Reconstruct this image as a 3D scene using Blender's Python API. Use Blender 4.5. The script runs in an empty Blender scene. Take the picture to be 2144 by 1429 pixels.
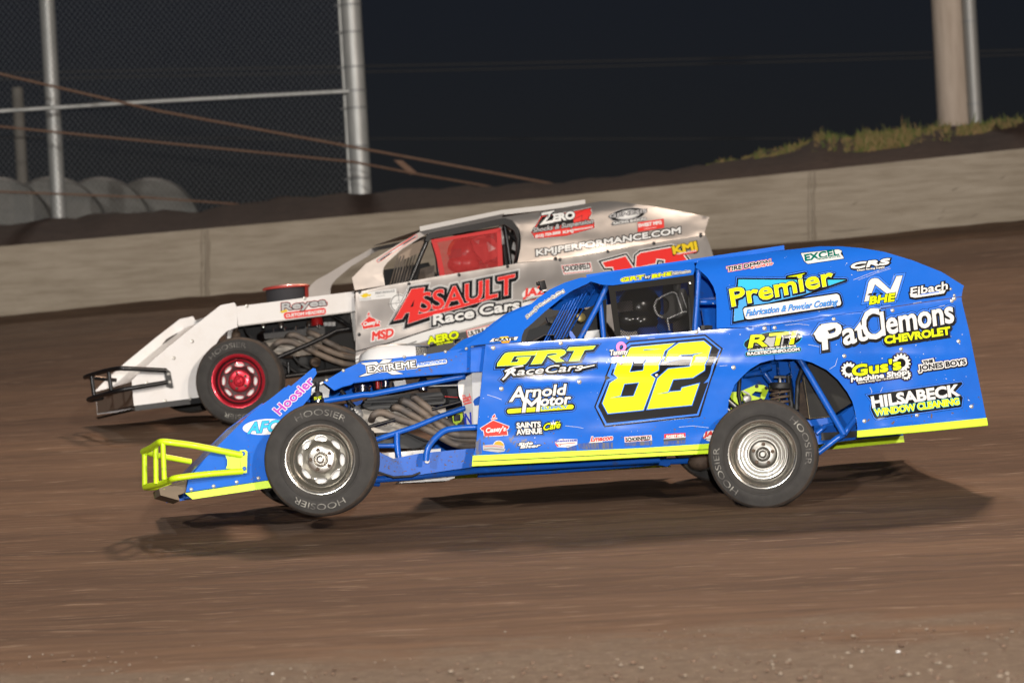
import bpy, bmesh, math, random
import numpy as np
from mathutils import Vector, Matrix
from mathutils.geometry import delaunay_2d_cdt

random.seed(7)
SC = bpy.context.scene
COL = SC.collection
V = Vector
R = math.radians

# ---------------------------------------------------------------- camera
# long lens from the infield, held a little off level; the world's Z is the
# true vertical (the fence posts), the banked track is modelled as a slope
F = 6900.0                        # focal length in units of the 2144 px frame
CU, CV = 1072.0, 714.5
ROLL = R(3.3)
CAM = V((0, 0, 2.0))
CX = V((math.cos(ROLL), 0, -math.sin(ROLL)))
CY = V((math.sin(ROLL), 0, math.cos(ROLL)))
CZ = V((0, 1, 0))
cd = bpy.data.cameras.new('camera')
cd.sensor_width = 36
cd.lens = F / 2144 * 36
cd.clip_end = 3000
cd.clip_start = 0.1
cd.dof.use_dof = True
cd.dof.focus_distance = 20.3
cd.dof.aperture_fstop = 2.8
cam = bpy.data.objects.new('camera', cd)
COL.objects.link(cam)
cam.matrix_world = Matrix(((CX.x, CY.x, -CZ.x, CAM.x), (CX.y, CY.y, -CZ.y, CAM.y),
                           (CX.z, CY.z, -CZ.z, CAM.z), (0, 0, 0, 1)))
SC.camera = cam

# ---------------------------------------------------------------- night sky
SUN_EL, SUN_ROT = R(36), R(-3)
w = bpy.data.worlds.new('World')
SC.world = w
w.use_nodes = True
nt = w.node_tree
bg = nt.nodes['Background']
sky = nt.nodes.new('ShaderNodeTexSky')
sky.sky_type = 'NISHITA'
sky.sun_disc = False
sky.sun_elevation = SUN_EL
sky.sun_rotation = SUN_ROT
tint = nt.nodes.new('ShaderNodeMix')
tint.data_type = 'RGBA'
tint.blend_type = 'MULTIPLY'
tint.inputs[0].default_value = 1.0
tint.inputs[7].default_value = (.70, .82, 1.25, 1)
nt.links.new(sky.outputs[0], tint.inputs[6])
nt.links.new(tint.outputs[2], bg.inputs[0])
bg.inputs[1].default_value = 0.0011

# faint overall glow of the lit speedway, from the same side as the pylons beyond the wall
sl = bpy.data.lights.new('speedway_glow', 'SUN')
sl.energy = 0.30
sl.angle = R(2)
sl.color = (1.0, 0.86, 0.74)
so = bpy.data.objects.new('speedway_glow', sl)
COL.objects.link(so)
sd = V((math.sin(SUN_ROT) * math.cos(SUN_EL), math.cos(SUN_ROT) * math.cos(SUN_EL), math.sin(SUN_EL)))
so.rotation_euler = sd.to_track_quat('Z', 'Y').to_euler()
so.location = (0, 60, 40)


def lamp(name, loc, power, radius, color, target, size=80, blend=.6):
    l = bpy.data.lights.new(name, 'SPOT')
    l.energy = power
    l.shadow_soft_size = radius
    l.color = color
    l.spot_size = R(size)
    l.spot_blend = blend
    o = bpy.data.objects.new(name, l)
    o.location = loc
    o.rotation_euler = (V(loc) - V(target)).to_track_quat('Z', 'Y').to_euler()
    COL.objects.link(o)


# pylon floodlight beyond the outside wall, beamed at the racing groove: it throws the long shadows towards the lens
lamp('track_flood_outside', (8, 66, 35), 72000, 2.3, (1.0, 0.60, 0.38), (0, 12, 0), 33, 1.0)
# floodlights on the infield pylons and the photographer's flash
lamp('track_flood_infield', (-16, -24, 21), 50000, .8, (1.0, 0.95, 0.89), (0, 20, 1))
lamp('track_flood_infield', (20, -24, 17), 46000, .8, (1.0, 0.90, 0.80), (0, 20, 1))
lamp('track_flood_infield', (38, -22, 37), 30000, .8, (1.0, 0.80, 0.64), (0, 22, 1))
lamp('camera_flash', (0.25, -0.1, 2.45), 9000, 0.06, (1.0, 0.97, 0.94), (0, 20, 1))

vs_ = SC.view_settings
SC.display_settings.display_device = 'sRGB'
vs_.view_transform = 'Standard'
vs_.look = 'None'
vs_.exposure = 0.0
vs_.gamma = 1.0
vs_.use_curve_mapping = False


# ---------------------------------------------------------------- helpers
def ray(u, v):
    return CX * ((u - CU) / F) - CY * ((v - CV) / F) + CZ


def unp(u, v, d):
    return CAM + ray(u, v) * d


def cc(a, b, d):                       # right, up, forward of the lens -> world
    return CAM + CX * a + CY * b + CZ * d


def zz(u0, v0, s, *f):                 # flat list of numbers off an enlarged crop
    return [(u0 + f[i] / s, v0 + f[i + 1] / s) for i in range(0, len(f), 2)]


def pairs(*f):
    return [(f[i], f[i + 1]) for i in range(0, len(f), 2)]


MATS = {}


def lin(c):
    return tuple((x / 255 / 12.92) if x / 255 <= .04045 else ((x / 255 + .055) / 1.055) ** 2.4 for x in c)


def mat(name, col, rough=.5, metal=0.0, coat=0.0, noise=None, bump=None, spec=.5, transmission=0):
    """noise=(scale, colour2, lo, hi, (sx,sy,sz)); bump=(scale, strength, distance)"""
    if name in MATS:
        return MATS[name]
    m = bpy.data.materials.new(name)
    m.use_nodes = True
    t = m.node_tree
    b = t.nodes['Principled BSDF']
    b.inputs['Base Color'].default_value = (*col, 1)
    b.inputs['Roughness'].default_value = rough
    b.inputs['Metallic'].default_value = metal
    b.inputs['Coat Weight'].default_value = coat
    b.inputs['Coat Roughness'].default_value = .08
    b.inputs['Specular IOR Level'].default_value = spec
    if noise or bump:
        tc = t.nodes.new('ShaderNodeTexCoord')
    if noise:
        sc_, c2, lo, hi, st = noise
        mp = t.nodes.new('ShaderNodeMapping')
        mp.inputs['Scale'].default_value = st
        t.links.new(tc.outputs['Object'], mp.inputs[0])
        n = t.nodes.new('ShaderNodeTexNoise')
        n.inputs['Scale'].default_value = sc_
        n.inputs['Detail'].default_value = 7
        n.inputs['Roughness'].default_value = .62
        t.links.new(mp.outputs[0], n.inputs['Vector'])
        r = t.nodes.new('ShaderNodeValToRGB')
        r.color_ramp.elements[0].position = lo
        r.color_ramp.elements[0].color = (*c2, 1)
        r.color_ramp.elements[1].position = hi
        r.color_ramp.elements[1].color = (*col, 1)
        t.links.new(n.outputs['Fac'], r.inputs[0])
        t.links.new(r.outputs[0], b.inputs['Base Color'])
    if bump:
        n2 = t.nodes.new('ShaderNodeTexNoise')
        n2.inputs['Scale'].default_value = bump[0]
        n2.inputs['Detail'].default_value = 3
        t.links.new(tc.outputs['Object'], n2.inputs['Vector'])
        bp = t.nodes.new('ShaderNodeBump')
        bp.inputs['Strength'].default_value = bump[1]
        bp.inputs['Distance'].default_value = bump[2]
        t.links.new(n2.outputs['Fac'], bp.inputs['Height'])
        t.links.new(bp.outputs[0], b.inputs['Normal'])
    MATS[name] = m
    return m


def tag(o, label=None, cat=None, group=None, kind=None):
    if label: o['label'] = label
    if cat: o['category'] = cat
    if group: o['group'] = group
    if kind: o['kind'] = kind
    return o


def thing(name, loc, label, cat, group=None):
    o = bpy.data.objects.new(name, None)
    o.empty_display_size = .2
    o.location = loc
    COL.objects.link(o)
    o['org'] = 1
    return tag(o, label, cat, group)


def origin(o):
    p = V((0, 0, 0))
    while o is not None:
        p += o.location
        o = o.parent
    return p


class MB:
    """collects shapes, in world coordinates, and links them as one mesh object"""

    def __init__(s):
        s.v, s.f, s.m, s.mats = [], [], [], []

    def mi(s, m):
        if m not in s.mats:
            s.mats.append(m)
        return s.mats.index(m)

    def add(s, vs, fs, m):
        k = len(s.v)
        i = s.mi(m)
        s.v += [V(p) for p in vs]
        for f in fs:
            s.f.append([k + j for j in f])
            s.m.append(i)
        return s

    def tube(s, pts, r, m, seg=8, cap=True):
        pts = [V(p) for p in pts]
        rs = r if isinstance(r, (list, tuple)) else [r] * len(pts)
        vs, fs = [], []
        t0 = (pts[1] - pts[0]).normalized()
        x = t0.orthogonal().normalized()
        for i, p in enumerate(pts):
            a = pts[max(i - 1, 0)]
            b = pts[min(i + 1, len(pts) - 1)]
            t = (b - a).normalized()
            x = (x - t * x.dot(t)).normalized()
            y = t.cross(x)
            for k in range(seg):
                an = 2 * math.pi * k / seg
                vs.append(p + (x * math.cos(an) + y * math.sin(an)) * rs[i])
        for i in range(len(pts) - 1):
            for k in range(seg):
                a, b = i * seg + k, i * seg + (k + 1) % seg
                fs.append([a, b, b + seg, a + seg])
        if cap:
            fs.append(list(range(seg))[::-1])
            fs.append([(len(pts) - 1) * seg + k for k in range(seg)])
        return s.add(vs, fs, m)

    def box(s, c, ax, size, m, bev=0.0):
        c = V(c)
        X, Y, Z = ax
        hx, hy, hz = size[0] / 2, size[1] / 2, size[2] / 2
        if bev <= 0:
            vs = [c + X * (i * hx) + Y * (j * hy) + Z * (k * hz) for i in (-1, 1) for j in (-1, 1) for k in (-1, 1)]
            fs = [[0, 1, 3, 2], [4, 6, 7, 5], [0, 4, 5, 1], [2, 3, 7, 6], [0, 2, 6, 4], [1, 5, 7, 3]]
            return s.add(vs, fs, m)
        bm = bmesh.new()
        bmesh.ops.create_cube(bm, size=1)
        for q in bm.verts:
            q.co = V((q.co.x * size[0], q.co.y * size[1], q.co.z * size[2]))
        bmesh.ops.bevel(bm, geom=bm.edges[:], offset=bev, segments=2, affect='EDGES', profile=.5)
        bm.verts.index_update()
        vs = [c + X * q.co.x + Y * q.co.y + Z * q.co.z for q in bm.verts]
        fs = [[q.index for q in f.verts] for f in bm.faces]
        bm.free()
        return s.add(vs, fs, m)

    def lathe(s, c, axis, prof, m, seg=40, up=None, close=False):
        """prof: list of (radius, distance along axis)"""
        c = V(c)
        axis = V(axis).normalized()
        x = (up or axis.orthogonal()).normalized()
        x = (x - axis * x.dot(axis)).normalized()
        y = axis.cross(x)
        vs, fs = [], []
        for r, h in prof:
            for k in range(seg):
                an = 2 * math.pi * k / seg
                vs.append(c + axis * h + (x * math.cos(an) + y * math.sin(an)) * max(r, 1e-4))
        n = len(prof)
        for i in range(n - 1 if not close else n):
            for k in range(seg):
                a, b = i * seg + k, i * seg + (k + 1) % seg
                a2, b2 = ((i + 1) % n) * seg + k, ((i + 1) % n) * seg + (k + 1) % seg
                fs.append([a, b, b2, a2])
        return s.add(vs, fs, m)

    def ball(s, c, r, m, seg=10, ax=None, sc=(1, 1, 1)):
        ax = ax or (V((1, 0, 0)), V((0, 1, 0)), V((0, 0, 1)))
        bm = bmesh.new()
        bmesh.ops.create_uvsphere(bm, u_segments=seg, v_segments=max(4, seg * 2 // 3), radius=1)
        bm.verts.index_update()
        vs = [V(c) + (ax[0] * q.co.x * sc[0] + ax[1] * q.co.y * sc[1] + ax[2] * q.co.z * sc[2]) * r for q in bm.verts]
        fs = [[q.index for q in f.verts] for f in bm.faces]
        bm.free()
        return s.add(vs, fs, m)

    def prism(s, pts, off, m):
        """polygon of world points, thickened by the vector off"""
        n = len(pts)
        vs = [V(p) for p in pts] + [V(p) + off for p in pts]
        fs = [list(range(n)), [n + i for i in range(n)][::-1]] + [[i, (i + 1) % n, n + (i + 1) % n, n + i] for i in range(n)]
        return s.add(vs, fs, m)

    def build(s, name, parent=None, smooth=40, label=None):
        me = bpy.data.meshes.new(name)
        o = bpy.data.objects.new(name, me)
        COL.objects.link(o)
        if parent is not None:
            o.parent = parent
            g = origin(parent)
        else:
            g = V((0, 0, 0))
        me.from_pydata([p - g for p in s.v], [], s.f)
        for m in s.mats:
            me.materials.append(m)
        me.polygons.foreach_set('material_index', s.m)
        bm = bmesh.new()
        bm.from_mesh(me)
        bmesh.ops.recalc_face_normals(bm, faces=bm.faces[:])
        bm.to_mesh(me)
        bm.free()
        if smooth:
            me.polygons.foreach_set('use_smooth', [True] * len(me.polygons))
            me.set_sharp_from_angle(angle=R(smooth))
        if label:
            o['label'] = label
        return o


def round_path(pts, rad, n=4):
    """polyline with its inner corners rounded"""
    pts = [V(p) for p in pts]
    out = [pts[0]]
    for i in range(1, len(pts) - 1):
        a, p, b = pts[i - 1], pts[i], pts[i + 1]
        r1 = min(rad, (a - p).length * .45, (b - p).length * .45)
        A = p + (a - p).normalized() * r1
        B = p + (b - p).normalized() * r1
        for k in range(n + 1):
            t = k / n
            out.append(A * (1 - t) ** 2 + p * 2 * t * (1 - t) + B * t * t)
    return out + [pts[-1]]


def inside(p, poly):
    x, y = p
    c = False
    j = len(poly) - 1
    for i in range(len(poly)):
        xi, yi = poly[i]
        xj, yj = poly[j]
        if (yi > y) != (yj > y) and x < (xj - xi) * (y - yi) / (yj - yi) + xi:
            c = not c
        j = i
    return c


class Car:
    """the side view of a car: pixels of the picture met with planes parallel to its flank.
    n is the distance in metres from the flank towards the far side."""

    def __init__(s, p0, vp, belt, k, width, top=118, dents=()):
        s.top, s.dents = top, dents
        s.p0 = p0
        s.N = (ray(*vp)).normalized()
        s.belt, s.k, s.W = belt, k, width
        s.base = (p0 - CAM).dot(s.N)

    def axes(s, q0, q1):
        s.A = (s.T(*q1) - s.T(*q0)).normalized()
        s.U = s.A.cross(s.N).normalized()
        s.ax = (s.A, s.N, s.U)

    def T(s, u, v, n=0.0):
        D = ray(u, v)
        return CAM + D * ((n + s.base) / D.dot(s.N))

    def lean(s, u, v):
        b = s.belt
        if u <= b[0][0]:
            i = 0
        else:
            i = max(j for j in range(len(b) - 1) if u >= b[j][0])
        (x0, y0), (x1, y1) = b[i], b[i + 1]
        h = y0 + (y1 - y0) * (u - x0) / (x1 - x0) - v
        # a soft fold over 12 px, then a straight lean inwards
        e = 0.0
        for (u0, v0, su, sv, am) in s.dents:            # creases and dents of the sheet, in metres
            x, y = (u - u0) / su, (v - v0) / sv
            q = x * x + y * y
            if q < 9: e += am * math.exp(-q)
        if h <= -6: return e
        if h < 6: return e + s.k * (h + 6) ** 2 / 24
        if h > s.top: e += min(45, h - s.top) ** 2 * s.k * .058   # the edge rolls over to the roof
        return e + s.k * h

    def S(s, u, v, n=0.0):
        return s.T(u, v, n + s.lean(u, v))

    def mirror(s, p):
        n = (p - s.p0).dot(s.N)
        return p + s.N * (s.W - 2 * n)

    def panel(s, name, outline, m, parent, n=0.0, th=.004, grid=26, rivets=(), mirror=True, rv=None, rr=.011, lean=True, holes=()):
        us = [p[0] for p in outline]
        vv = [p[1] for p in outline]
        pts = [V(p) for p in outline]
        ed = []
        for h in holes:
            k = len(pts)
            pts += [V(p) for p in h]
            ed += [(k + i, k + (i + 1) % len(h)) for i in range(len(h))]
        u = min(us) + grid * .5
        while u < max(us):
            v = min(vv) + grid * .5
            while v < max(vv):
                if inside((u, v), outline):
                    pts.append(V((u + .1 * (v % 7), v)))
                v += grid
            u += grid
        r = delaunay_2d_cdt(pts, ed, [list(range(len(outline)))], 1, 1e-4)
        P, tri = r[0], r[2]
        if holes:
            tri = [t for t in tri if not any(inside(sum((P[i] for i in t), V((0, 0))) / len(t), h) for h in holes)]
        f3 = s.S if lean else s.T
        front = [f3(p.x, p.y, n) for p in P]
        back = [p + s.N * th for p in front]
        K = len(P)
        fs = [list(t) for t in tri] + [[K + i for i in t][::-1] for t in tri]
        ec = {}
        for t in tri:
            for a, b in zip(t, t[1:] + t[:1]):
                ec[(a, b)] = 1
        for (a, b) in list(ec):
            if (b, a) not in ec:
                fs.append([b, a, K + a, K + b])
        mb = MB().add(front + back, fs, m)
        for (x, y) in rivets:
            c = f3(x, y, n)
            mb.lathe(c, -s.N, [(rr * 1.35, -.001), (rr * 1.35, .001), (rr, .003), (rr * .6, .005), (0, .0055)], rv or MATS['rivet'], seg=8)
        o = mb.build(name, parent)
        if mirror:
            mb2 = MB().add([s.mirror(p) for p in front + back], fs, m)
            mb2.build(name, parent)
        return o


# ---------------------------------------------------------------- lettering
_tc = {}


def glyphs(body):
    if body in _tc:
        return _tc[body]
    c = bpy.data.curves.new('lettering', 'FONT')
    c.body = body
    c.resolution_u = 3
    o = bpy.data.objects.new('lettering', c)
    COL.objects.link(o)
    dg = bpy.context.evaluated_depsgraph_get()
    me = bpy.data.meshes.new_from_object(o.evaluated_get(dg))
    r = ([V((q.co.x, q.co.y)) for q in me.vertices], [list(p.vertices) for p in me.polygons])
    bpy.data.objects.remove(o)
    bpy.data.curves.remove(c)
    bpy.data.meshes.remove(me)
    _tc[body] = r
    return r


def grow(vs, fs, wd, k=6):
    """a flat shape thickened outwards by wd, corners mitred"""
    if wd <= 0:
        return vs, fs
    Q = []
    dirs = set()
    for f in fs:
        f = list(f)
        if sum(vs[a].x * vs[b].y - vs[b].x * vs[a].y for a, b in zip(f, f[1:] + f[:1])) < 0:
            f.reverse()
        Q.append(f)
        dirs |= set(zip(f, f[1:] + f[:1]))
    bnd = [(a, b) for a, b in dirs if (b, a) not in dirs and (vs[b] - vs[a]).length > 1e-7]
    P = list(vs)
    out, inn = {}, {}
    for a, b in bnd:
        out.setdefault(a, []).append(b)
        inn.setdefault(b, []).append(a)

    def nrm(a, b):
        d = (vs[b] - vs[a]).normalized()
        return V((d.y, -d.x))
    off = {}
    for v in set(out) | set(inn):
        if len(out.get(v, ())) == 1 and len(inn.get(v, ())) == 1:
            n1, n2 = nrm(inn[v][0], v), nrm(v, out[v][0])
            m = n1 + n2
            if m.length > .35:
                m.normalize()
                off[v] = len(P)
                P.append(vs[v] + m * (wd / max(.5, m.dot(n1))))
    for a, b in bnd:
        n = nrm(a, b) * wd
        ia, ib = off.get(a), off.get(b)
        if ia is None:
            ia = len(P)
            P.append(vs[a] + n)
        if ib is None:
            ib = len(P)
            P.append(vs[b] + n)
        Q.append([a, ia, ib, b])
    for v in set(out) | set(inn):
        if v not in off:
            i = len(P)
            P += [vs[v] + V((math.cos(t * 2 * math.pi / k + .2), math.sin(t * 2 * math.pi / k + .2))) * wd for t in range(k)]
            Q.append(list(range(i, i + k)))
    return P, Q


def union(vs, fs, pitch=0):
    """overlapping flat faces -> one clean triangulated region"""
    r = delaunay_2d_cdt(vs, [], fs, 0, 1e-3)
    P = r[0]
    C = np.array([[(P[t[0]].x + P[t[1]].x + P[t[2]].x) / 3, (P[t[0]].y + P[t[1]].y + P[t[2]].y) / 3] for t in r[2]])
    order = np.argsort(C[:, 0])
    cx, cy = C[order, 0], C[order, 1]
    ins = np.zeros(len(cx), bool)
    for f in fs:                                   # a triangle stays if its middle lies in any input face
        px = [vs[i].x for i in f]
        i0, i1 = np.searchsorted(cx, min(px)), np.searchsorted(cx, max(px))
        if i0 >= i1:
            continue
        x, y = cx[i0:i1], cy[i0:i1]
        c = np.zeros(i1 - i0, bool)
        for a, b in zip(f, list(f[1:]) + [f[0]]):
            p, q = vs[a], vs[b]
            if p.y != q.y:
                c ^= ((p.y > y) != (q.y > y)) & (x < (q.x - p.x) * (y - p.y) / (q.y - p.y) + p.x)
        ins[i0:i1] |= c
    tri = [r[2][k] for k in order[ins]]
    cnt = {}
    for t in tri:
        for a, b in zip(t, t[1:] + t[:1]):
            e = (min(a, b), max(a, b))
            cnt[e] = cnt.get(e, 0) + 1
    be = [e for e, c in cnt.items() if c == 1]
    if not be:
        return P, [list(t) for t in tri]
    idx, bv = {}, []
    for e in be:
        for a in e:
            if a not in idx:
                idx[a] = len(bv)
                bv.append(P[a])
    be = [(idx[a], idx[b]) for a, b in be]
    if pitch:                                      # follow the dents of the sheet below
        x0, x1 = min(p.x for p in bv), max(p.x for p in bv)
        y0, y1 = min(p.y for p in bv), max(p.y for p in bv)
        if (x1 - x0) * (y1 - y0) > pitch * pitch * 2:
            y, k = y0 + pitch * .5, 0
            while y < y1:
                x = x0 + pitch * (.5 if k % 2 else .25)
                while x < x1:
                    bv.append(V((x, y)))
                    x += pitch
                y += pitch
                k += 1
    nb = len(be)
    r = delaunay_2d_cdt(bv, be, [], 0, 1e-4)
    P2, T2 = r[0], r[2]
    C = np.array([[(P2[t[0]].x + P2[t[1]].x + P2[t[2]].x) / 3, (P2[t[0]].y + P2[t[1]].y + P2[t[2]].y) / 3] for t in T2])
    par = np.zeros(len(C), int)
    for a, b in be:
        p, q = bv[a], bv[b]
        m = (p.y > C[:, 1]) != (q.y > C[:, 1])
        if m.any():
            xx = p.x + (C[m, 1] - p.y) * (q.x - p.x) / (q.y - p.y)
            par[m] += (C[m, 0] < xx)
    return P2, [list(t) for t, k in zip(T2, par) if k % 2]


def ellipse(cx, cy, rx, ry, ang=0, n=28, a0=0, a1=360):
    a = R(ang)
    out = []
    for i in range(n + (a1 - a0 != 360)):
        t = R(a0 + (a1 - a0) * i / n)
        x, y = rx * math.cos(t), ry * math.sin(t)
        out.append((cx + x * math.cos(a) - y * math.sin(a), cy + x * math.sin(a) + y * math.cos(a)))
    return out


def rrect(x0, y0, x1, y1, h, r=3, sh=0.0):
    """rounded bar whose base runs (x0,y0)-(x1,y1), height h px"""
    e = V((x1 - x0, y1 - y0))
    L = e.length
    e = e / L
    up = V((e.y, -e.x))
    o = []
    for cx, cy, a0 in ((L - r, r, -90), (L - r, h - r, 0), (r, h - r, 90), (r, r, 180)):
        for k in range(5):
            t = R(a0 + 90 * k / 4)
            lx, ly = cx + r * math.cos(t), cy + r * math.sin(t)
            p = V((x0, y0)) + e * (lx + sh * ly) + up * ly
            o.append((p.x, p.y))
    return o


VINYL = {}


def vinyl(c):
    tab = {'k': (.012, .012, .013), 'w': (.80, .80, .78), 'y': (.80, .93, .012), 'r': (.80, .045, .04), 'b': (.055, .23, .90),
           'nb': (.03, .05, .45), 'c': (.05, .55, .80), 'g': (.0, .16, .12), 'gr': (.34, .34, .34), 'dg': (.10, .10, .10), 'p': (.50, .09, .52),
           'pk': (.85, .30, .70), 'o': (.85, .38, .02), 'go': (.80, .58, .03), 's': (.50, .50, .50), 'mud': (.16, .10, .065), 'chip': (.70, .72, .74), 'dust': (.10, .13, .26), 'wr': (.78, .06, .05), 'lb': (.09, .40, .85)}
    return mat('vinyl_' + c, tab[c], rough=.16, coat=0, spec=.35)


class Decal:
    """layers of flat vinyl laid on a car's side; coordinates are picture pixels on that side"""

    def __init__(s, car, n=0.0, lean=True):
        s.car, s.n, s.lean = car, n, lean
        s.L = []

    def lay(s, vs, fs, c):
        s.L.append((vs, fs, c))
        return s

    def poly(s, pts, c, outl=()):
        vs = [V(p) for p in pts]
        fs = [list(range(len(pts)))]
        for o in outl:
            q = grow(vs, fs, o[1])
            dx, dy = (o[2], o[3]) if len(o) > 2 else (0, 0)
            s.lay([p + V((dx, dy)) for p in q[0]], q[1], o[0])
        return s.lay(vs, fs, c) if c else s

    def polys(s, lst, c, outl=()):
        vs, fs = [], []
        for pts in lst:
            k = len(vs)
            vs += [V(p) for p in pts]
            fs.append([k + i for i in range(len(pts))])
        for o in outl:
            q = grow(vs, fs, o[1])
            dx, dy = (o[2], o[3]) if len(o) > 2 else (0, 0)
            s.lay([p + V((dx, dy)) for p in q[0]], q[1], o[0])
        return s.lay(vs, fs, c) if c else s

    def line(s, pts, wd, c):
        vs, fs = [], []
        for a, b in zip(pts, pts[1:]):
            a, b = V(a), V(b)
            n = (b - a)
            n = V((-n.y, n.x)).normalized() * wd / 2
            k = len(vs)
            vs += [a + n, a - n, b - n, b + n]
            fs.append([k, k + 1, k + 2, k + 3])
        return s.lay(vs, fs, c)

    def geo(s, body, x0, y0, x1, y1, h, shear=0.0, arch=0.0):
        gv, gf = glyphs(body)
        xs = [p.x for p in gv]
        mn, mx = min(xs), max(xs)
        e = V((x1 - x0, y1 - y0))
        L = e.length
        e = e / L
        up = V((e.y, -e.x))
        sx, sy = (L - shear * h * .6) / (mx - mn), h / .682
        vs = []
        for p in gv:
            lx, ly = (p.x - mn) * sx, p.y * sy
            t = lx / L
            ly += arch * (1 - (2 * t - 1) ** 2)
            vs.append(V((x0, y0)) + e * (lx + shear * ly) + up * ly)
        return vs, gf

    def shapes(s, geos, c, outl=(), bold=.5):
        """several letterings or polygons that share their outlines"""
        vs, fs = [], []
        for g in geos:
            if not isinstance(g, tuple):
                g = ([V(p) for p in g], [list(range(len(g)))])
            k = len(vs)
            vs += list(g[0])
            fs += [[k + i for i in f] for f in g[1]]
        for o in outl:
            q = grow(vs, fs, bold + o[1])
            dx, dy = (o[2], o[3]) if len(o) > 2 else (0, 0)
            s.lay([p + V((dx, dy)) for p in q[0]], q[1], o[0])
        q = grow(vs, fs, bold)
        return s.lay(q[0], q[1], c) if c else s

    def text(s, body, x0, y0, x1, y1, h, c, outl=(), bold=.5, shear=0.0, arch=0.0):
        return s.shapes([s.geo(body, x0, y0, x1, y1, h, shear, arch)], c, outl, bold)

    def tz(s, Q, body, x0, y0, x1, y1, h, c, outl=(), bold=.5, shear=0.0):
        """text placed in the units of an enlarged crop"""
        (a, b), (p, q) = Q(x0, y0, x1, y1)
        return s.text(body, a, b, p, q, h, c, outl, bold, shear)

    def build(s, name, parent, label=None):
        mb = MB()
        f3 = s.car.S if s.lean else s.car.T
        for i, (vs, fs, c) in enumerate(s.L):
            P, tri = union(vs, fs, 6 if s.lean and s.car.dents else 0)
            off = s.n - .0016 - .0009 * i
            mb.add([f3(p.x, p.y, off) for p in P], tri, vinyl(c))
        o = mb.build(name, parent, smooth=0)
        if label:
            o['label'] = label
        return o
# ================================================================ the setting
def pchip(x, xs, ys):
    return float(np.interp(x, xs, ys))


KD = [-6, 8, 13, 20.3, 22, 24, 26, 28, 38, 39.5]
KB = [-2.1, -1.70, -1.44, -1.095, -1.0, -.76, -.528, -.45, .85, 1.0]
_fx = np.linspace(-8, 40, 481)
_fy = np.interp(_fx, KD, KB)
_fy = np.convolve(np.pad(_fy, 6, mode='edge'), np.ones(13) / 13, mode='valid')


def gb(a, d):                         # height of the track over the lens axis, in the lens's own upright
    s = .047 + (.093 - .047) * min(1, max(0, (d - 22) / 16))
    return float(np.interp(d, _fx, _fy)) + s * a


def gp(a, d, h=0.0):
    p = cc(a, gb(a, d), d)
    return p + V((0, 0, h))


def gpx(u, d, h=0):
    return gp((u - CU) / F * d, d, h)


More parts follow.
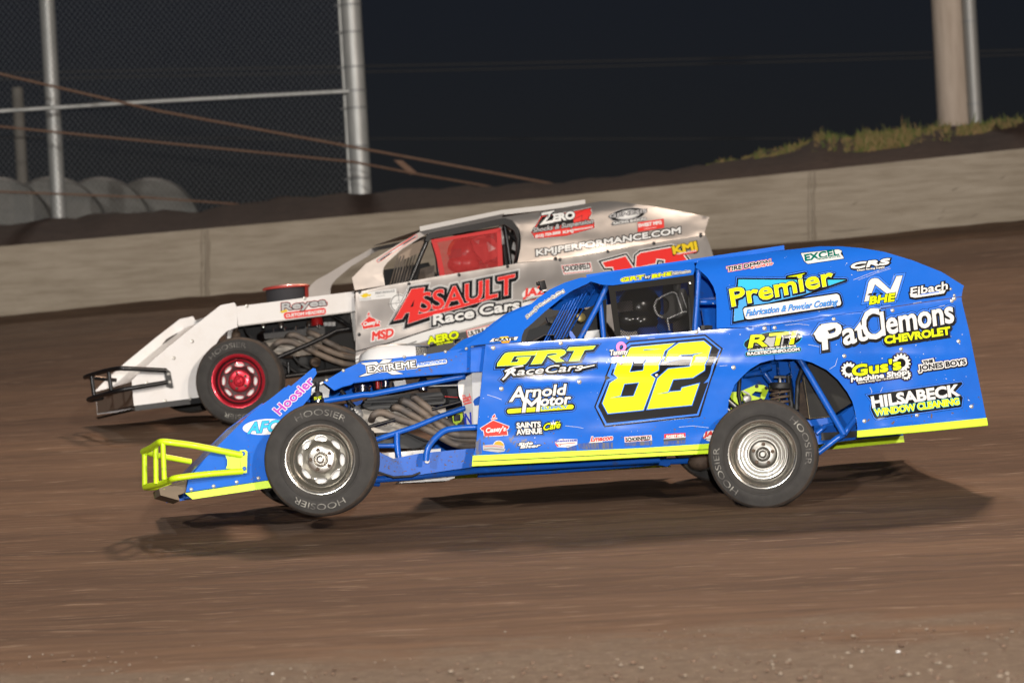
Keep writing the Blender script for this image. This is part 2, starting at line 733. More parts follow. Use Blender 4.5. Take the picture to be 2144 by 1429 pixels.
# ---- dirt materials
def dirt_mat(name, c1, c2, c3, streak=True, bump=1.0):
    m = bpy.data.materials.new(name)
    m.use_nodes = True
    t = m.node_tree
    L = t.links.new
    b = t.nodes['Principled BSDF']
    b.inputs['Roughness'].default_value = .82
    b.inputs['Specular IOR Level'].default_value = .25
    tc = t.nodes.new('ShaderNodeTexCoord')

    def noise(scale, st, det=6, rough=.6):
        mp = t.nodes.new('ShaderNodeMapping')
        mp.inputs['Scale'].default_value = st
        L(tc.outputs['Object'], mp.inputs[0])
        n = t.nodes.new('ShaderNodeTexNoise')
        n.inputs['Scale'].default_value = scale
        n.inputs['Detail'].default_value = det
        n.inputs['Roughness'].default_value = rough
        L(mp.outputs[0], n.inputs['Vector'])
        return n.outputs['Fac']

    def ramp(f, lo, hi, a, b_):
        r = t.nodes.new('ShaderNodeValToRGB')
        r.color_ramp.elements[0].position = lo
        r.color_ramp.elements[1].position = hi
        r.color_ramp.elements[0].color = (*a, 1)
        r.color_ramp.elements[1].color = (*b_, 1)
        L(f, r.inputs[0])
        return r.outputs[0]

    def mix(f, a, b_, mode='MIX', fac=None):
        n = t.nodes.new('ShaderNodeMix')
        n.data_type = 'RGBA'
        n.blend_type = mode
        if fac is not None:
            n.inputs[0].default_value = fac
        else:
            L(f, n.inputs[0])
        L(a, n.inputs[6])
        L(b_, n.inputs[7])
        return n.outputs[2]

    sx = .10 if streak else 1.0
    big = ramp(noise(.8, (.16 if streak else 1, 1, 1), 5), .36, .66, c1, c2)
    fine = ramp(noise(9, (sx, 1, 1), 8, .7), .30, .70, (.52, .52, .53), (1.38, 1.35, 1.3))
    col = mix(None, big, fine, 'MULTIPLY', .9)
    speck = ramp(noise(24, (sx * 1.1, 1, 1), 4, .6), .60, .72, (0, 0, 0), (1, 1, 1))
    cst = t.nodes.new('ShaderNodeRGB')
    cst.outputs[0].default_value = (*c3, 1)
    col = mix(speck, col, cst.outputs[0])
    if streak:
        # towards the infield edge the clay gives way to grey gravelly dirt
        sep = t.nodes.new('ShaderNodeSeparateXYZ')
        L(tc.outputs['Object'], sep.inputs[0])
        mr = t.nodes.new('ShaderNodeMapRange')
        mr.inputs['From Min'].default_value = 16.2
        mr.inputs['From Max'].default_value = 12.4
        L(sep.outputs['Y'], mr.inputs['Value'])
        ad = t.nodes.new('ShaderNodeMath')
        ad.operation = 'ADD'
        L(mr.outputs[0], ad.inputs[0])
        pn = noise(1.1, (.5, 1, 1), 7, .68)
        L(pn, ad.inputs[1])
        gf = ramp(ad.outputs[0], .85, 1.25, (0, 0, 0), (1, 1, 1))
        gfine = ramp(noise(16, (.8, 1, 1), 8, .75), .3, .72, (.110, .082, .058), (.225, .178, .132))
        gsp = ramp(noise(34, (.8, 1, 1), 3, .6), .62, .70, (0, 0, 0), (.8, .8, .8))
        cg = t.nodes.new('ShaderNodeRGB')
        cg.outputs[0].default_value = (.33, .28, .22, 1)
        col = mix(gf, col, mix(gsp, gfine, cg.outputs[0]))
    L(col, b.inputs['Base Color'])
    bp = t.nodes.new('ShaderNodeBump')
    bp.inputs['Strength'].default_value = .55 * bump
    bp.inputs['Distance'].default_value = .03
    L(noise(14, (sx * 1.6, 1, 1), 8, .7), bp.inputs['Height'])
    L(bp.outputs[0], b.inputs['Normal'])
    return m


M_DIRT = dirt_mat('track_clay', (.094, .055, .035), (.160, .099, .062), (.34, .25, .18))
M_VERGE = dirt_mat('verge_dirt', (.20, .145, .10), (.27, .205, .145), (.42, .36, .28), streak=False, bump=1.4)
M_BERM = dirt_mat('berm_earth', (.062, .040, .033), (.085, .056, .045), (.11, .08, .065), streak=False)
mat('rivet', (.62, .60, .55), .35, .6)


def sheet(name, dlist, alist_fn, hfn, m, kind='structure'):
    vs, fs = [], []
    n = None
    for d in dlist:
        al = alist_fn(d)
        n = len(al)
        for a in al:
            vs.append(hfn(a, d))
    for i in range(len(dlist) - 1):
        for k in range(n - 1):
            fs.append([i * n + k, i * n + k + 1, (i + 1) * n + k + 1, (i + 1) * n + k])
    o = MB().add(vs, fs, m).build(name, None, smooth=180)
    tag(o, kind=kind)
    return o


def rough(a, d):
    return .012 * math.sin(3.1 * d + .7 * a) * math.sin(1.3 * a + d) + random.uniform(-.006, .006)


AL = [-60, -40, -25, -16, -11, -8.5] + [x * .25 for x in range(-28, 29)] + [8.5, 11, 16, 25, 40, 60]
dl = [-6, -2, 2, 5, 8, 10] + [11 + .2 * i for i in range(36)] + [18.4 + .4 * i for i in range(50)] + [38.4]
sheet('dirt_track', dl, lambda d: AL, lambda a, d: gp(a, d, rough(a, d) * (1 if d > 13 else .5)), M_DIRT)
# ---- loose stones and clods, too many to count
mb = MB()
mst = mat('pale_stone', (.27, .225, .175), .8, noise=(9, (.18, .13, .09), .3, .7, (1, 1, 1)))
mcl = mat('dirt_clod', (.19, .125, .085), .9, noise=(9, (.10, .06, .04), .3, .7, (1, 1, 1)))
mwh = mat('white_stone', (.75, .73, .70), .7)
for i in range(1900):
    d = 12.6 + 2.6 * random.random() ** 1.6
    a = random.uniform(-.27, .27) * d
    r = random.uniform(.004, .011) * (1.15 if d < 14.3 else .75)
    if random.random() < .015: r *= 1.9
    bm_ax = (V((1, 0, 0)), V((0, 1, 0)), V((0, 0, 1)))
    m_ = mcl if random.random() < .62 else mst
    if random.random() < .006: m_ = mwh
    mb.ball(gp(a, d, r * .2), r, m_, 5, bm_ax, (random.uniform(.8, 1.6), random.uniform(.7, 1.2), random.uniform(.4, .8)))
o = mb.build('loose_stones', None, smooth=60)
tag(o, 'loose stones and dirt clods scattered on the near edge of the track', 'stones', kind='stuff')

# ---- concrete wall: three long panels, seams at the two dark stains
WD = 38.0


def wall_mat():
    m = mat('wall_concrete', (.30, .262, .208), .85, noise=(1.2, (.225, .192, .146), .22, .62, (.55, 1, 1.6)), bump=(30, .25, .01))
    t = m.node_tree
    L = t.links.new
    b = t.nodes['Principled BSDF']
    src = b.inputs['Base Color'].links[0].from_socket
    tc = t.nodes.new('ShaderNodeTexCoord')
    mp = t.nodes.new('ShaderNodeMapping')
    mp.inputs['Scale'].default_value = (.8, 1, 9)
    L(tc.outputs['Object'], mp.inputs[0])
    n = t.nodes.new('ShaderNodeTexNoise')
    n.inputs['Scale'].default_value = 2.2
    n.inputs['Detail'].default_value = 8
    n.inputs['Roughness'].default_value = .7
    L(mp.outputs[0], n.inputs['Vector'])
    r = t.nodes.new('ShaderNodeValToRGB')
    r.color_ramp.elements[0].position = .32
    r.color_ramp.elements[0].color = (.80, .77, .73, 1)
    r.color_ramp.elements[1].position = .6
    r.color_ramp.elements[1].color = (1.1, 1.1, 1.1, 1)
    L(n.outputs['Fac'], r.inputs[0])
    x = t.nodes.new('ShaderNodeMix')
    x.data_type = 'RGBA'
    x.blend_type = 'MULTIPLY'
    x.inputs[0].default_value = 1
    L(src, x.inputs[6])
    L(r.outputs[0], x.inputs[7])
    L(x.outputs[2], b.inputs['Base Color'])
    return m


M_WALL = wall_mat()
M_SEAM = mat('seam_stain', (.185, .152, .115), .9, noise=(6, (.235, .20, .155), .3, .7, (1, 1, .4)))


def wtop(u):
    return (515 + (310 - 515) * u / 2144.0) + 7 * math.sin(u / 2144 * math.pi)


def wall_piece(u0, u1, label):
    mb = MB()
    n = 26
    vs = []
    for i in range(n + 1):
        u = u0 + (u1 - u0) * i / n
        a = (u - CU) / F * WD
        top = unp(u, wtop(u), WD)
        bot = gp(a, WD, -.35)
        vs += [bot, top + V((0, .015, -.012)), top + V((0, .03, 0)), top + V((0, .24, 0)), bot + V((0, .27, 0))]
    fs = []
    for i in range(n):
        for k in range(4):
            fs.append([i * 5 + k, i * 5 + k + 5, i * 5 + k + 6, i * 5 + k + 1])
    fs += [[0, 1, 2, 3, 4], [n * 5 + k for k in (4, 3, 2, 1, 0)]]
    mb.add(vs, fs, M_WALL)
    o = mb.build('wall_panel', None, smooth=30)
    tag(o, label, 'wall', 'concrete wall panels along the track')
    return o


p1 = wall_piece(-1500, 426.6, 'weathered concrete wall panel behind the white car nose, left of the first dark seam')
p2 = wall_piece(427.4, 1697.6, 'long concrete wall panel behind the roof of the white car, between two dark seams')
p3 = wall_piece(1698.4, 4200, 'stained concrete wall panel above the blue tail, below the grassy bank')


# the rough stained patch either side of each seam, part of the panel it lies on
def seam(u, wl, wr, parent):
    mb = MB()
    for side in (-1, 1):
        pass
    rows = 10
    vs, fs = [], []
    for i in range(rows + 1):
        t = i / rows
        for k, ww in enumerate((-wl, wr)):
            uu = u + ww * (.7 + .5 * random.random())
            top = unp(uu, wtop(uu) + 3, WD)
            a = (uu - CU) / F * WD
            bot = gp(a, WD, -.02)
            vs.append(top.lerp(bot, t) + V((0, -.004 + .015 * (1 - t), 0)))
    for i in range(rows):
        fs.append([i * 2, i * 2 + 1, i * 2 + 3, i * 2 + 2])
    MB().add(vs, fs, M_SEAM).build('seam_stain', parent, smooth=0)


seam(427, 7, -3.5, p1)
seam(427, -3.5, 12, p2)
seam(1698, 7, -4.5, p2)
seam(1698, -5.5, 10, p3)
# scuffs and dark knocks on the right-hand panel
mb = MB()
for (u, v, l) in ((1780, 481, 48), (1690, 488, 14), (1970, 455, 8), (1976, 440, 5), (2040, 450, 10), (2000, 395, 9), (1790, 425, 7), (2100, 370, 8)):
    q = [unp(u - l, v + 4, WD), unp(u - l * .2, v + 3, WD), unp(u + l, v - 4, WD), unp(u, v - 1, WD)]
    mb.add([p + V((0, -.006, 0)) for p in q], [[0, 1, 2, 3]], M_SEAM)
mb.build('scuff_mark', p3, smooth=0)

# ---- earth bank behind the wall
CREST = [(-1500, 560), (-200, 492), (0, 470), (110, 458), (300, 443), (430, 438), (520, 424), (640, 412), (780, 401), (1000, 392), (1150, 382), (1300, 371), (1400, 356),
         (1480, 345), (1560, 329), (1640, 312), (1720, 292), (1800, 285), (1900, 278), (1980, 268), (2060, 262), (2144, 252), (2600, 215), (4200, 190)]
CD = 43.0


def crest_v(u):
    return float(np.interp(u, [c[0] for c in CREST], [c[1] for c in CREST]))


us = [-1500, -900, -500, -200] + list(range(-100, 2260, 20)) + [2400, 2700, 3200, 4200]
vs, fs = [], []
for u in us:
    top = unp(u, wtop(u) + 5, WD + .27)
    cr = unp(u, crest_v(u) + 2.5 * math.sin(u * .05) + 2 * math.sin(u * .017 + 1), CD)
    for k, t in enumerate((0, .25, .5, .75, .93, 1.0)):
        p = top.lerp(cr, t)
        p.z += .06 * math.sin(math.pi * t) * (1 + .5 * math.sin(u * .03)) + random.uniform(-.015, .015) * (0 if k == 0 else 1)
        vs.append(p)
    back = unp(u, crest_v(u), CD) + V((0, 8, -1.2))
    vs.append(back)
    vs.append(back + V((0, 60, -1.5)))
for i in range(len(us) - 1):
    for k in range(7):
        fs.append([i * 8 + k, i * 8 + k + 1, i * 8 + 9 + k, i * 8 + 8 + k])
tag(MB().add(vs, fs, M_BERM).build('earth_bank', None, smooth=180), kind='structure')
# land running on to the horizon
tag(MB().add([V((-900, 90, -1.5)), V((900, 90, -1.5)), V((900, 1500, -1.5)), V((-900, 1500, -1.5)), V((-900, -300, -2.2)), V((900, -300, -2.2))],
             [[4, 5, 1, 0], [0, 1, 2, 3]], M_BERM).build('ground', None, smooth=0), kind='structure')

# ---- grass on the bank (one mass of blades)
mg1 = mat('grass_green', (.075, .115, .020), .8, noise=(2.2, (.13, .125, .035), .38, .62, (1, 1, 1)))
mg2 = mat('grass_dry', (.24, .165, .07), .85)
mb = MB()
mounds = [(1480, 1660, 5, .02), (1580, 1720, 9, .16), (1700, 1990, 24, .42), (1720, 2144, 16, .18), (1980, 2400, 18, .25)]
for i in range(26000):
    u0, u1, hp, fr = random.choices(mounds, weights=(.6, 1, 3.2, 2, 1.8))[0]
    u = random.uniform(u0, u1)
    t = 1.0 - (random.random() ** 1.6) * (.12 + fr * 1.2)
    n1 = math.sin(u * .031) + math.sin(u * .083 + 2) + math.sin(u * .21)
    if n1 < -1.9 + 1.0 * random.random() - .6: continue
    base = unp(u, wtop(u) + 5, WD + .27).lerp(unp(u, crest_v(u), CD), t) + V((0, 0, .05 * math.sin(math.pi * t) - .02))
    h = random.uniform(.03, .075) * (1 + .28 * n1) * (hp + 6) / 30 + .012
    if random.random() < .035: h *= random.uniform(1.6, 3.0)
    b_ = V((random.gauss(0, .6), random.gauss(-.15, .5), 1)).normalized() * h
    wv = V((random.uniform(.005, .011), 0, 0))
    mid = base + b_ * .55 + V((0, 0, h * .06))
    m_ = mg1 if random.random() < (.80 if t > .9 else .45) else mg2
    mb.add([base - wv, base + wv, mid + wv * .7, mid - wv * .7, base + b_ - V((0, 0, h * .12))], [[0, 1, 2, 3], [3, 2, 4]], m_)
o = mb.build('bank_grass', None, smooth=0)
tag(o, 'rough green and dry grass growing along the top of the earth bank', 'grass', kind='stuff')

# ---- chain-link fence
FD = 45.0
MG = mat('galvanised_steel', (.52, .53, .52), .45, .35, noise=(8, (.36, .37, .36), .3, .7, (1, 1, .2)))
MGD = mat('galvanised_wire', (.25, .26, .265), .5, .4)


def vert(u, v, d, z0, z1):           # a true vertical through the point seen at (u,v)
    p = unp(u, v, d)
    return V((p.x, p.y, p.z + z0)), V((p.x, p.y, p.z + z1))


fence = thing('chain_link_fence', unp(755, 405, FD) + V((0, 0, -.3)), 'tall chain-link catch fence on galvanised posts behind the white car', 'fence')
a, b = vert(757, 404, FD, -.5, 4.2)
MB().tube([a, b], .140, MG, 20).build('post', fence)
pa = a
mb = MB()
a2, b2 = vert(733, 404, FD, -.5, 4.2)
mb.tube([a2, b2], .022, MG, 10)
a3, b3 = vert(741, 404, FD, -.5, 4.2)
mb.tube([a3, b3], .016, MG, 8)
mb.build('tension_bar', fence)
for v in (67, 140, 190, 226, 306, 374, 10):
    p = unp(752, v, FD)
    q = V((pa.x, pa.y, p.z))
    mb = MB()
    mb.lathe(q, V((0, 0, 1)), [(.142, -.012), (.151, -.012), (.151, .012), (.142, .012)], MGD, 20)
    mb.tube([q + V((-.14, -.04, 0)), q + V((-.22, -.02, 0))], .011, MGD, 6)
    mb.build('clamp_band', fence)
a, b = vert(124, 452, FD + .3, -.6, 4.4)
MB().tube([a, b], .105, MG, 16).build('post', fence)
a, b = vert(-640, 470, FD + .3, -.6, 4.4)
MB().tube([a, b], .105, MG, 16).build('post', fence)
MB().tube([unp(-700, 262, FD - .14), unp(0, 233, FD - .14), unp(300, 214, FD - .14), unp(735, 191, FD - .1)], .028, MG, 10).build('rail', fence)
# woven wire: two families of slanted wires
mb = MB()
P0 = unp(733, 440, FD)
X0, X1 = unp(-700, 440, FD).x, P0.x
Z0, Z1 = unp(300, 470, FD).z - .25, unp(733, 0, FD).z + .75
ST = .078
wr = .0021


def strip(p, q):
    d = (q - p).normalized()
    n = V((-d.z, 0, d.x)) * wr
    y = V((0, wr, 0))
    mb.add([p - n, p - y, p + n, p + y, q - n, q - y, q + n, q + y], [[0, 1, 5, 4], [1, 2, 6, 5], [2, 3, 7, 6], [3, 0, 4, 7]], MGD)


SL = 1.25
H = Z1 - Z0
x = X0 - H / SL
while x < X1:
    # rising to the right
    xa, za, xb, zb = x, Z0, x + H / SL, Z1
    if xa < X0: za += (X0 - xa) * SL; xa = X0
    if xb > X1: zb -= (xb - X1) * SL; xb = X1
    if xb - xa > .02:
        strip(V((xa, FD - .02, za)), V((xb, FD - .02, zb)))
    # and to the left, on the other face
    xa, za, xb, zb = x, Z1, x + H / SL, Z0
    if xa < X0: za -= (X0 - xa) * SL; xa = X0
    if xb > X1: zb += (xb - X1) * SL; xb = X1
    if xb - xa > .02:
        strip(V((xa, FD - .026, za)), V((xb, FD - .026, zb)))
    x += ST
mb.build('wire_mesh', fence, smooth=0)

# a further, dimmer post beyond the fence
a, b = vert(47, 376, 58, -1.2, 1.62)
tag(MB().tube([a, b], .10, mat('old_post', (.20, .19, .17), .8), 12).build('steel_post', None),
    'short dim post standing beyond the chain-link fence at the far left', 'post')

# ---- rusty cables staying the fence
MR = mat('rusty_cable', (.20, .125, .085), .8, noise=(20, (.15, .08, .05), .3, .7, (1, 1, 1)))


def cable(pts, r, label):
    P = [unp(*p) for p in pts]
    tag(MB().tube(P, r, MR, 8).build('stay_cable', None), label, 'cable', 'rusty stay cables')


cable([(-420, 18, 44.4), (0, 155, 44.4), (330, 232, 44.2), (740, 308, 44.0), (1145, 383, 43.1), (1170, 389, 43.0)], .017, 'rusty cable stay, the steepest and longest of three, crossing the fence to the bank')
cable([(-420, 222, 44.5), (0, 265, 44.5), (740, 339, 44.1), (860, 362, 43.6), (1010, 388, 43.0), (1040, 395, 42.9)], .015, 'rusty cable stay, the middle of three, ending beside the small bracket')
cable([(-420, 388, 44.0), (0, 401, 44.0), (300, 413, 43.6), (490, 427, 43.0), (520, 431, 42.9)], .013, 'rusty cable stay, the lowest of three, running in front of the pale bales')
mb = MB()
mb.prism([unp(824, 335, 43.8), unp(842, 336, 43.8), (unp(872, 360, 43.8)), unp(860, 366, 43.8)], V((0, .02, 0)), MR)
tag(mb.build('cable_bracket', None, smooth=0), 'small flat metal bracket on the middle rusty cable, right of the tall post', 'bracket')

# ---- pale wrapped bales beyond the fence
MBALE = mat('bale_wrap', (.16, .16, .15), .6, noise=(3, (.11, .11, .10), .3, .7, (1, 1, 1)), bump=(6, .3, .03))
BL = ['pale round wrapped bale at the right end of the row behind the fence', 'pale round wrapped bale, next to the right-hand end of the row behind the fence',
      'pale round wrapped bale just left of the second fence post', 'pale round wrapped bale at the left edge of the photo behind the fence']
for i, (u, v, r, d) in enumerate(((318, 480, .76, 50), (212, 484, .78, 48.9), (112, 488, .80, 47.8), (-5, 497, .84, 46.8))):
    c = unp(u, v, d)
    ax = V((-.10, 1, 0)).normalized()
    tag(MB().lathe(c, ax, [(0, -.55), (r * .8, -.55), (r * .95, -.52), (r, -.42), (r * .99, 0), (r, .42), (r * .95, .52), (r * .8, .55), (0, .55)], MBALE, 36).build('round_bale', None),
        BL[i], 'bale', 'wrapped round bales behind the fence')

# ---- right: wooden pole and the steel pole against it
MP = mat('pole_wood', (.50, .42, .35), .85, noise=(14, (.38, .31, .25), .3, .7, (1, 1, .12)), bump=(40, .3, .01))
c0, c1 = vert(1998, 262, 44.6, -.6, 6)
tag(MB().tube([c0, c1], [.225, .20], MP, 22).build('utility_pole', None), 'thick weathered wooden pole on the grassy bank', 'pole')
c0, c1 = vert(2043, 256, 44.45, -.6, 6)
pole = thing('steel_pole', c0, 'galvanised steel pole standing against the thick wooden pole', 'pole')
MB().tube([c0, c1], .095, mat('weathered_steel', (.30, .30, .29), .5, .4), 18).build('shaft', pole)
for v in (45, 218):
    q = V((c0.x, c0.y, unp(2040, v, 44.45).z))
    MB().lathe(q, V((0, 0, 1)), [(.096, -.01), (.101, -.01), (.101, .01), (.096, .01)], MGD, 18).build('clamp_band', pole)
# faint far wires
MW = mat('overhead_wire', (.045, .045, .045), .6, .3)
for k, (v0, v1, r, lb) in enumerate(((136, 106, .014, 'faint thin wire across the dark sky, upper of the close pair'), (148, 116, .013, 'faint thin wire across the dark sky, lower of the close pair'),
                                     (288, 284, .011, 'faint lone wire low across the dark sky above the bank'))):
    P = [unp(u, v0 + (v1 - v0) * (u - 780) / 1170 + 5 * math.sin((u - 400) / 2400 * math.pi), 56) for u in range(-300, 2700, 150)]
    tag(MB().tube(P, r, MW, 6).build('overhead_wire', None), lb, 'wire', 'faint wires beyond the bank')
# ================================================================ shared car pieces
M_TYRE = mat('tyre_rubber', (.054, .051, .047), .74, spec=.3, noise=(7, (.030, .028, .027), .3, .7, (1, 1, 1)), bump=(60, .15, .004))
M_TLET = mat('tyre_lettering', (.33, .32, .285), .8, noise=(17, (.075, .07, .066), .42, .66, (1, 1, 1)))
M_TREAD = mat('dusty_tread', (.105, .078, .060), .9, noise=(9, (.055, .045, .038), .35, .65, (1, 1, 1)), bump=(70, .5, .006))
M_BLACK = mat('black_steel', (.009, .009, .010), .32, coat=.1)
M_DARK = mat('black_cast', (.022, .022, .022), .55)
M_CARBON = mat('black_trim', (.016, .016, .016), .5)
M_NET = mat('net_webbing', (.017, .016, .014), .8, spec=.2)
M_CHROME = mat('bright_chrome', (.80, .78, .74), .18, 1.0)
M_ALU = mat('dull_alloy', (.52, .51, .49), .42, .55, noise=(6, (.36, .35, .33), .3, .7, (1, 1, 1)))
M_CAST = mat('dusty_casting', (.52, .48, .42), .7, .1, noise=(9, (.27, .22, .17), .3, .65, (1, 1, 1)))
M_HEAD = mat('scorched_pipe', (.215, .165, .125), .65, .15, noise=(7, (.105, .094, .086), .35, .65, (1, 1, 1)))
M_WHITE = mat('white_panel', (.80, .79, .77), .4, coat=.2)
M_STITCH = mat('white_piping', (.75, .74, .72), .6)
M_RUSTY = mat('dusty_spring', (.16, .11, .075), .7, .2, noise=(20, (.07, .05, .04), .3, .7, (1, 1, 1)))
M_HOSE = mat('black_hose', (.02, .02, .02), .6)
M_REDC = mat('red_cap', (.62, .02, .02), .35, coat=.3)


def wheel(parent, c, axis, up, Rr, W, rr, m_rim, m_face, slots=8, letters=((90, 'HOOSIER'), (270, 'HOOSIER')), hub=.09, m_hub=None, seg=64, phase=0, m_disc=None):
    axis = V(axis).normalized()
    up = (up - axis * up.dot(axis)).normalized()
    side = axis.cross(up) * -1                    # to the right as seen from outside
    wl = bpy.data.objects.new('wheel', None)
    wl.empty_display_size = .1
    wl.location = c - origin(parent)
    wl.parent = parent
    COL.objects.link(wl)
    t = MB()
    pr = [(rr - .006, -.40), (rr + .02, -.47), (rr + .06, -.50), (Rr - .05, -.485), (Rr - .018, -.45), (Rr - .004, -.38), (Rr, -.2), (Rr, .2), (Rr - .004, .38), (Rr - .018, .45),
          (Rr - .05, .485), (rr + .06, .50), (rr + .046, .495), (rr + .044, .505), (rr + .038, .505), (rr + .036, .492), (rr + .02, .47), (rr + .012, .462), (rr - .006, .40)]
    t.lathe(c, axis, [(r, h * W) for r, h in pr[:5]], M_TYRE, seg, up)
    t.lathe(c, axis, [(r, h * W) for r, h in pr[4:10]], M_TREAD, seg, up)
    t.lathe(c, axis, [(r, h * W) for r, h in pr[9:]], M_TYRE, seg, up)
    # fine grooves in the tread
    for g in (-.26, -.09, .09, .26):
        t.lathe(c, axis, [(Rr - .001, (g - .012) * W), (Rr + .0015, (g - .006) * W), (Rr + .0015, (g + .006) * W), (Rr - .001, (g + .012) * W)], M_DARK, seg, up)
    for ang, word in letters:
        gv, gf = glyphs(word)
        mx = max(p.x for p in gv)
        r0, h = rr + .062, .036
        vs = []
        for p in gv:
            r = r0 + p.y / .682 * h
            a = R(ang) + (.5 - p.x / mx) * R(66) * (1 if True else -1)
            vs.append(c + axis * (.5 * W + .0008 - max(0, r - rr - .06) * .12) + (side * math.cos(a) + up * math.sin(a)) * r)
        t.add(vs, gf, M_TLET)
    t.build('tyre', wl, smooth=50)
    m_hub = m_hub or m_face
    rim = MB()
    d0 = .20 * W
    rim.lathe(c, axis, [(rr - .004, -.40 * W), (rr - .02, -.34 * W), (rr - .034, -.1 * W), (rr - .036, .20 * W), (rr - .030, .27 * W), (rr - .022, .36 * W), (rr - .0165, .40 * W)], m_face, seg, up)
    rim.lathe(c, axis, [(rr - .0165, .40 * W), (rr - .013, .42 * W), (rr - .010, .445 * W), (rr - .002, .468 * W),
                        (rr + .007, .474 * W), (rr + .010, .45 * W), (rr + .004, .42 * W)], m_rim, seg, up)
    rim.lathe(c, axis, [(rr - .034, .285 * W), (rr - .040, .300 * W), (rr - .046, .285 * W)], m_rim, seg, up)
    # slotted face
    pts, ed, holes = [], [], []
    n1 = 48
    ro, ri = rr - .035, hub
    out = [(ro * math.cos(2 * math.pi * k / n1), ro * math.sin(2 * math.pi * k / n1)) for k in range(n1)]
    inn = [(ri * math.cos(2 * math.pi * k / n1), ri * math.sin(2 * math.pi * k / n1)) for k in range(n1)]
    pts = [V(p) for p in out] + [V(p) for p in inn]
    ed = [(n1 + k, n1 + (k + 1) % n1) for k in range(n1)]
    holes.append(inn)
    rm = .128
    for k in range(slots):
        a0 = 360 * k / slots + phase
        h = []
        for q in range(14):
            tt = 2 * math.pi * q / 14
            rad = rm + .0175 * math.sin(tt)
            aa = R(a0) + math.cos(tt) * .30
            h.append((rad * math.cos(aa), rad * math.sin(aa)))
        i0 = len(pts)
        pts += [V(p) for p in h]
        ed += [(i0 + q, i0 + (q + 1) % 14) for q in range(14)]
        holes.append(h)
    r = delaunay_2d_cdt(pts, ed, [list(range(n1))], 1, 1e-6)

    def dz(x, y):
        rad = math.hypot(x, y)
        return d0 + .010 * math.sin(min(1, max(0, (rad - hub) / (ro - hub))) * math.pi)
    tri = [tuple(f) for f in r[2] if not any(inside(tuple(sum((r[0][i] for i in f), V((0, 0))) / len(f)), h) for h in holes)]
    rim.add([c + axis * dz(p.x, p.y) + side * p.x + up * p.y for p in r[0]], tri, m_face)
    for h in holes[1:]:                      # rolled edge of each slot
        q = [c + axis * (dz(x, y) + .001) + side * x + up * y for x, y in h]
        rim.tube(q + [q[0]], .0032, m_rim, 6, cap=False)
    if not slots:                            # plain disc with pressed rings
        for q_ in (.105, .128, .150):
            rim.lathe(c, axis, [(q_ - .009, d0 + .004), (q_ - .004, d0 + .017), (q_ + .003, d0 + .018), (q_ + .008, d0 + .004)], m_rim, seg, up)
    rim.build('rim', wl, smooth=35)
    hb = MB()
    hb.lathe(c, axis, [(hub + .001, d0 - .012), (hub, d0 + .004), (hub - .010, d0 + .020), (hub - .022, d0 + .024), (.046, d0 + .024), (.042, d0 + .030), (.040, d0 + .050), (.034, d0 + .056), (.030, d0 + .050), (.026, d0 + .050),
                       (.024, d0 + .064), (.016, d0 + .068), (.014, d0 + .064), (0, d0 + .064)], m_hub, 32, up)
    for k in range(5):
        a = R(72 * k + 90 + phase)
        q = c + (side * math.cos(a) + up * math.sin(a)) * .062 + axis * (d0 + .024)
        hb.lathe(q, axis, [(.0125, 0), (.0125, .008), (.0095, .010), (.0095, .024), (.007, .026), (0, .026)], M_RUSTY, 6, up)
    hb.build('hub', wl, smooth=30)
    # pale disc behind the slots
    MB().lathe(c, axis, [(rr - .04, -.36 * W), (rr - .050, d0 - .10), (rr - .062, d0 - .012), (.05, d0 - .012), (.0, d0 - .012)], m_disc or M_WHITE, 40, up).build('inner_disc', wl)
    return wl


def net(name, corners, car, n, cell, wd, m, parent, diag=True):
    """woven window net between four picture corners (tl, tr, br, bl)"""
    tl, tr, br, bl = [car.T(*p, n) for p in corners]

    def at(s, t):
        return (tl * (1 - s) + tr * s) * (1 - t) + (bl * (1 - s) + br * s) * t
    w_, h_ = (tr - tl).length, (bl - tl).length
    mb = MB()
    N = car.N

    def rib(p, q, o):
        d = (q - p).normalized()
        s_ = d.cross(N).normalized() * wd / 2
        k = N * o
        e = N * (wd * .35)
        mb.add([p + s_ + k, p - s_ + k, q - s_ + k, q + s_ + k, p + s_ + k + e, p - s_ + k + e, q - s_ + k + e, q + s_ + k + e],
               [[0, 1, 2, 3], [7, 6, 5, 4], [0, 3, 7, 4], [1, 5, 6, 2]], m)
    if diag:
        nx = (w_ + h_) / cell
        i = 0
        while i < nx:
            x = i * cell
            for sgn in (1, -1):
                # line x = x0 + y  (or mirrored), cut to the rectangle
                y0, y1 = max(0, x - w_), min(h_, x)
                if y1 - y0 > cell * .3:
                    a_, b_ = (x - y0) / w_, (x - y1) / w_
                    if sgn < 0: a_, b_ = 1 - a_, 1 - b_
                    rib(at(a_, y0 / h_), at(b_, y1 / h_), 0 if sgn > 0 else wd * .4)
            i += 1
    else:
        for i in range(int(w_ / cell) + 1):
            rib(at(min(1, i * cell / w_), 0), at(min(1, i * cell / w_), 1), 0)
        for i in range(int(h_ / cell) + 1):
            rib(at(0, min(1, i * cell / h_)), at(1, min(1, i * cell / h_)), wd * .4)
    return mb.build(name, parent, smooth=0)


